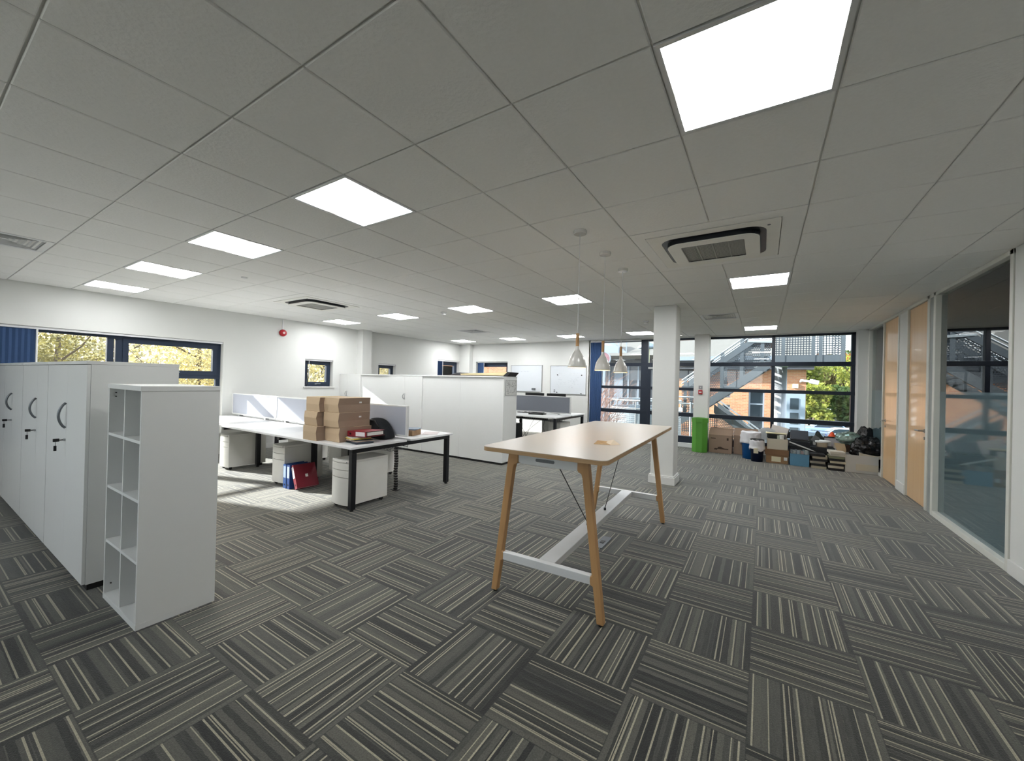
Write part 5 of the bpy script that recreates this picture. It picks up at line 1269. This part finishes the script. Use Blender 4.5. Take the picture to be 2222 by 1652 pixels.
# landing and its rails at the left, deck beyond the glazing
MB().box((-.75, -1.9, -.12), (.6, 2*FD+.3, -.05)).build('landing_deck', perfmat('open_deck', (186, 192, 194), .04, .5, 'square', slot=(.30, .04, .49), plane='XY'), t)
m = MB()
for (px, py) in ((1470, 861), (1470, 875)):
    z = F(px, py).z; m.tube([(-.8, -.1, z), (lo.x+.45, -.1, z)], .02, 8)
p = F(1500, 873); m.tube([(p.x, -.1, -.05), (p.x, -.1, p.z)], .028, 8); m.build('landing_rail', M_steelL, t)
zl = F(1480, 905).z
MB().box((-.75, 1.5, -.05), (.35, 1.51, zl)).build('landing_screen', M_perfsq, t)
MB().box((F(1466, 880).x, -.06, F(1480, 893).z), (F(1482, 880).x, .04, F(1480, 885).z)).build('junction_box', M_whitemetal, t)
# top landing with square-hole parapet on the round column
tl0, tl1 = F(1675, 786), F(1834, 727)
a, b, zt_, zb_ = F(1679, 727).x, F(1836, 727).x, F(1750, 722).z+.1, F(1750, 786).z
t2 = thing('top_landing', 'boxed upper landing with square-holed parapet at the top right of the glazing', 'landing', (0, FY, 0))
MB().box((a, -.02, zb_), (b, 0, zb_+.18)).build('edge_beam', M_steel, t2)
MB().box((a, .0, zb_+.18), (b, .012, zt_+.6)).build('parapet', M_perfsq, t2)
MB().box((a, 0, zb_+.03), (b, 2.2, zb_+.10)).build('deck', M_steel, t2)
MB().box((b-.012, .0, zb_+.1), (b, 2.2, zt_+.6)).build('side_parapet', M_perfsq, t2)
m = MB()
for px in (1700, 1765, 1781, 1830): m.box((F(px, 750).x-.04, -.03, zb_), (F(px, 750).x+.04, .03, zt_+.6))
m.build('posts', M_steel, t2)
m = MB(); q0, q1 = F(1622, 741), F(1676, 742); m.prism([(q0.x, q0.z-.03), (q1.x, q1.z-.03), (q1.x, q1.z+.03), (q0.x, q0.z+.03)], 'y', -.05, .05); m.build('landing_nose', M_steelL, t2)
m = MB(); m.prism([(F(1606, 733).x, F(1606, 733).z+.05), (a, F(1606, 733).z+.1), (a, F(1676, 742).z), (F(1620, 741).x, F(1620, 741).z)], 'y', 0, 2.0); m.build('canopy_underside', M_fascia, t2)
m = MB()
for (pa, pb) in (((1632, 770), (1668, 769)), ((1634, 785), (1664, 784)), ((1636, 795), (1660, 794))):
    A_, B_ = F(*pa), F(*pb); m.box((A_.x, .3, A_.z-.03), (B_.x, .5, A_.z+.03))
m.build('tread_nosings', M_steelL, t2)
xa, xb = F(1682, 850).x, F(1710, 850).x
t3 = thing('round_steel_column', 'fat round grey column carrying the upper landing', 'column', ((xa+xb)/2, FY+.9, GZ))
MB().tube([(0, 0, 0), (0, 0, zb_-GZ+.03)], (xb-xa)/2*1.07, 40).build('shaft', mat('column_grey', (170, 174, 180), .35, .3), t3, smooth=True)
MB().lathe([((xb-xa)/2*1.1, zb_-GZ-.1), ((xb-xa)*.9, zb_-GZ+.02)], 40).build('capital', M_steelL, t3)
# camera on bracket
v = aty(1745, 828, BY-.5); t = thing('security_camera', 'white security camera on a bracket at the corner of the brick building', 'camera', (v.x-.1, BY-.06, v.z))
MB().tube([(0, 0, 0), (0, -.35, .05), (.35, -.4, .0)], .05, 10).build('bracket', M_whitemetal, t); MB().tube([(.30, -.45, .02), (.62, -.5, -.06)], .10, 12).build('housing', M_whitemetal, t)
v = aty(1726, 838, BY); t = thing('alarm_box', 'small cream alarm box on the brick wall left of the security camera', 'alarm', (v.x, BY, v.z)); MB().box((-.11, -.08, -.10), (.11, 0, .10)).build('box', mat('cream_box', (232, 224, 190), .5), t, .01)

# trees
def leafmat(name, cols, sc=.6):
    m = bpy.data.materials.new(name); m.use_nodes = True; n = m.node_tree; b = n.nodes['Principled BSDF']; b.inputs['Roughness'].default_value = .7
    tc = n.nodes.new('ShaderNodeTexCoord'); nz = n.nodes.new('ShaderNodeTexNoise'); nz.inputs['Scale'].default_value = sc; nz.inputs['Detail'].default_value = 8; nz.inputs['Roughness'].default_value = .75
    n.links.new(tc.outputs['Object'], nz.inputs['Vector']); r = n.nodes.new('ShaderNodeValToRGB'); n.links.new(nz.outputs[0], r.inputs[0]); e = r.color_ramp.elements
    while len(e) < len(cols): e.new(.5)
    for k, (q, c) in enumerate(zip(e, cols)): q.position = .34+.32*k/(len(cols)-1); q.color = lin(c)
    n.links.new(r.outputs[0], b.inputs['Base Color']); b.inputs['Subsurface Weight'].default_value = 0.0
    tr = n.nodes.new('ShaderNodeBsdfTranslucent'); n.links.new(r.outputs[0], tr.inputs[0]); x = n.nodes.new('ShaderNodeMixShader'); x.inputs[0].default_value = .5
    o = [q for q in n.nodes if q.type == 'OUTPUT_MATERIAL'][0]; n.links.new(b.outputs[0], x.inputs[1]); n.links.new(tr.outputs[0], x.inputs[2]); n.links.new(x.outputs[0], o.inputs[0])
    return m
LM = {'yellow': leafmat('yellow_autumn_leaves', [(116, 116, 104), (160, 152, 112), (200, 182, 118), (190, 184, 160)]),
      'green': leafmat('green_leaves', [(34, 56, 28), (70, 96, 48), (104, 122, 64)]),
      'orange': leafmat('orange_leaves', [(100, 62, 34), (160, 104, 56), (182, 134, 76)]),
      'olive': leafmat('olive_leaves', [(72, 70, 44), (112, 106, 64), (146, 138, 88)]),
      'pale': leafmat('pale_wood_leaves', [(132, 132, 112), (176, 172, 140), (200, 190, 150)]),
      'lime': leafmat('lime_leaves', [(78, 94, 38), (128, 138, 58), (174, 168, 82)])}
M_bark = mat('bark', (96, 84, 72), .9, var=.2)
def tree(x, y, h, r, kind, n, leaf, seed, label, z0=GZ, crown=.35, twigs=14):
    rd = random.Random(seed); t = thing('tree', label, 'tree', (x, y, z0)); m = MB(); vs = []; fs = []
    blobs = [(rd.uniform(-.55, .55)*r, rd.uniform(-.55, .55)*r, h*(crown+(1-crown)*rd.uniform(.12, .86)), r*rd.uniform(.35, .6)) for _ in range(13)] + [(0, 0, h-r*.5, r*.5)]
    for i in range(n):
        b = rd.choice(blobs); a = rd.uniform(0, 2*PI); cz = rd.uniform(-1, 1); s = math.sqrt(1-cz*cz); q = b[3]*(rd.uniform(.45, 1)**.5)
        c = Vector((b[0]+q*s*math.cos(a), b[1]+q*s*math.sin(a), min(h, b[2]+q*cz*.8)))
        u = Vector((rd.gauss(0, 1), rd.gauss(0, 1), rd.gauss(0, 1))).normalized(); w = u.cross(Vector((rd.gauss(0, 1), rd.gauss(0, 1), rd.gauss(0, 1)))).normalized(); l = leaf*rd.uniform(.6, 1.3)
        k = len(vs); vs += [c-u*l, c+w*l*.6, c+u*l, c-w*l*.6]; fs.append((k, k+1, k+2, k+3))
    me = bpy.data.meshes.new('foliage'); me.from_pydata([tuple(v) for v in vs], [], fs); me.materials.append(LM[kind]); o = bpy.data.objects.new('foliage', me); COL.objects.link(o); o.parent = t
    m.tube([(0, 0, 0), (.05*r, 0, h*.4), (0, .03*r, h*.8)], [r*.07, r*.05, r*.015], 8)
    for k in range(twigs):
        a = rd.uniform(0, 2*PI); z = h*rd.uniform(.3, .75); e = rd.uniform(.4, .9)*r
        m.tube([(0, 0, z), (e*.5*math.cos(a), e*.5*math.sin(a), z+h*.08), (e*math.cos(a), e*math.sin(a), min(h*.95, z+h*.22))], [r*.012, r*.008, r*.003], 5)
    m.build('trunk', M_bark, t)
TG = [(-17.5, 2.0, 7.6, 3.2, 'olive', 'olive and yellow autumn tree outside the wide left window, left of centre'),
      (-16.5, 5.4, 7.9, 3.4, 'yellow', 'yellow autumn tree outside the right half of the wide left window'),
      (-18.5, 8.4, 7.8, 3.2, 'yellow', 'yellow autumn tree filling the small left window'),
      (-16.0, 12.0, 7.9, 3.4, 'yellow', 'bright yellow tree outside the middle small window'),
      (-16.5, 16.0, 7.9, 3.4, 'pale', 'pale tree outside the far corner window'),
      (-19.0, 20.5, 8.2, 4.0, 'pale', 'grey-green tree farthest along outside the left wall'),
      (-18.0, -2.0, 7.6, 3.2, 'yellow', 'yellow tree nearest along outside the left wall')]
for k, (x, y, h, r_, kd, lb) in enumerate(TG): tree(x, y, h, r_, kd, 15000, .055, 40+k, lb, crown=.15, twigs=7)
for k, (x, y) in enumerate([(-27, 4), (-28, 10), (-27, 17), (-28, 25), (-27, -3), (-26, 34)]):
    tree(x, y, 9.0, 4.6, 'pale', 6000, .15, 60+k, 'grey-green tree in the wood beyond the left windows, number %s along from the viewpoint' % ['two', 'three', 'four', 'five', 'one', 'six'][k], crown=.05, twigs=4)
def AT(px, Yd): return aty(px, 850, Yd).x
FT = [(1752, 70, 9.2, 3.2, 'lime', 'lime yellow tree just right of the brick building'), (1775, 92, 11.5, 4.2, 'orange', 'orange autumn tree in the far row left of centre'),
      (1800, 84, 9.0, 4.0, 'olive', 'olive brown tree behind the parked cars'), (1822, 88, 10.5, 4.4, 'green', 'dark green tree behind the parked cars'), (1846, 78, 10.2, 4.2, 'lime', 'bright lime tree at the right edge of the glazing'),
      (1862, 96, 12.5, 5.0, 'orange', 'tall orange tree at the far right'), (1740, 110, 12.5, 5.0, 'green', 'tall green tree far behind the brick building'), (1812, 112, 13, 5.5, 'orange', 'tall orange tree farthest back in the gap'),
      (1766, 66, 5.8, 2.4, 'lime', 'low yellow-green tree behind the leftmost parked cars'), (1838, 68, 5.6, 2.6, 'green', 'low green bush behind the rightmost parked cars'), (1790, 100, 12, 5, 'olive', 'tall olive tree in the middle of the far row'), (1858, 118, 15, 6, 'green', 'tallest green tree touching the top right pane')]
for k, (px, Yd, h, r_, kd, lb) in enumerate(FT): tree(AT(px, Yd), Yd, h, r_, kd, 2600, .30, 80+k, lb, crown=.08)
# bare pinkish shrub at the left of the glazing
rd = random.Random(77); v = aty(1300, 900, 12.6); t = thing('bare_shrub', 'bare pinkish twiggy shrub outside by the navy blind', 'shrub', (v.x-.25, 12.6, GZ)); m = MB()
M_twig = mat('pinkish_twigs', (150, 122, 112), .8, var=.15)
for k in range(120):
    a = rd.uniform(-.9, .9); h = rd.uniform(2.6, 5.4); l = rd.uniform(.3, 1.3); s = math.sin(a*1.7)
    p = [(0, 0, 0), (.10*s, rd.uniform(-.2, .2), h*.4), (l*.45*s+.1, rd.uniform(-.4, .4), h*.75), (l*abs(s)+.25, rd.uniform(-.5, .5), h)]
    m.tube(p, [.02, .014, .009, .003], 4)
    for q in range(4):
        f = rd.uniform(.4, .95); c = Vector(p[2]).lerp(Vector(p[3]), f); m.tube([c, c+Vector((rd.uniform(-.1, .5), rd.uniform(-.2, .2), rd.uniform(.05, .4)))], [.006, .002], 3)
m.build('twigs', M_twig, t)

# parked cars
def make_car(loc, rz, col, label, L=4.3):
    t = thing('car', label, 'car', loc, rz, 'cars in the car park')
    pr = [(-2.1, .35), (-2.12, .62), (-1.95, .82), (-1.25, .90), (-.75, 1.30), (-.35, 1.42), (.75, 1.42), (1.35, 1.18), (1.72, .98), (2.05, .92), (2.12, .6), (2.08, .35)]
    M_ = mat('car_paint_%d_%d_%d' % col, col, .25, .2, coat=.6); k = L/4.24
    m = MB(); w = .86
    def sec(y, e): return [(x*k, y, z if z < .95 else .95+(z-.95)*1) for x, z in pr]
    low = [(x*k, z) for x, z in pr if z < 1.0]; m.prism([(x, min(z, .95)) for x, z in low], 'y', -w, w)
    m.prism([(-1.25*k, .90), (-.72*k, 1.32), (-.35*k, 1.43), (.78*k, 1.43), (1.4*k, 1.17), (1.72*k, .93)], 'y', -w+.14, w-.14); m.build('body', M_, t, .05)
    g = MB(); g.prism([(-1.12*k, .95), (-.68*k, 1.30), (-.32*k, 1.37), (.72*k, 1.37), (1.3*k, 1.15), (1.5*k, .97)], 'y', -w+.12, w-.12); g.build('windows', M_dkwin, t)
    g = MB(); g.prism([(-1.27*k, .93), (-.76*k, 1.33), (-.70*k, 1.30), (-1.15*k, .93)], 'y', -w+.22, w-.22); g.build('windscreen', M_dkwin, t)
    for x in (-1.32*k, 1.28*k):
        for y in (-w+.02, w-.02):
            wh = MB().tube([(x, y-.10, .32), (x, y+.10, .32)], .32, 24).build('wheel', M_black, t); MB().tube([(x, y-.115, .32), (x, y+.115, .32)], .20, 16).build('hub', M_chrome, wh)
    return t
def C(px, py):
    d = CR @ Vector(((px-1111)/FPX, -(py-826)/FPX, -1.0)); k = (GZ+.03-CAMLOC.z)/d.z; return CAMLOC+d*k
q = C(1790, 946); make_car((q.x, q.y, GZ+.03), .12, (150, 178, 220), 'pale blue car side on, nearer left of the parked cars')
q = C(1822, 960); make_car((q.x, q.y-1, GZ+.03), .10, (226, 232, 240), 'white car nearest in the car park, low right behind the clutter')
q = C(1779, 923); make_car((q.x-.4, q.y, GZ+.03), 1.5, (230, 234, 240), 'white car parked facing the room, left under the trees')
q = C(1814, 925); make_car((q.x+.6, q.y-1.0, GZ+.03), 1.5, (214, 222, 230), 'silver car parked facing the room, right under the trees')
q = C(1768, 958); make_car((q.x-.2, q.y-5, GZ+.03), 1.25, (58, 84, 130), 'dark blue car low at the left of the car park')
q = C(1783, 918); t = thing('street_lamp', 'thin pale street lamp standing by the parked cars', 'lamp post', (q.x+.6, q.y, GZ+.03)); hh = aty(1783, 888, q.y).z-GZ
MB().tube([(0, 0, 0), (0, 0, hh)], .09, 8).box((-.5, -.1, hh-.05), (.6, .1, hh+.08)).build('pole', M_whitemetal, t)
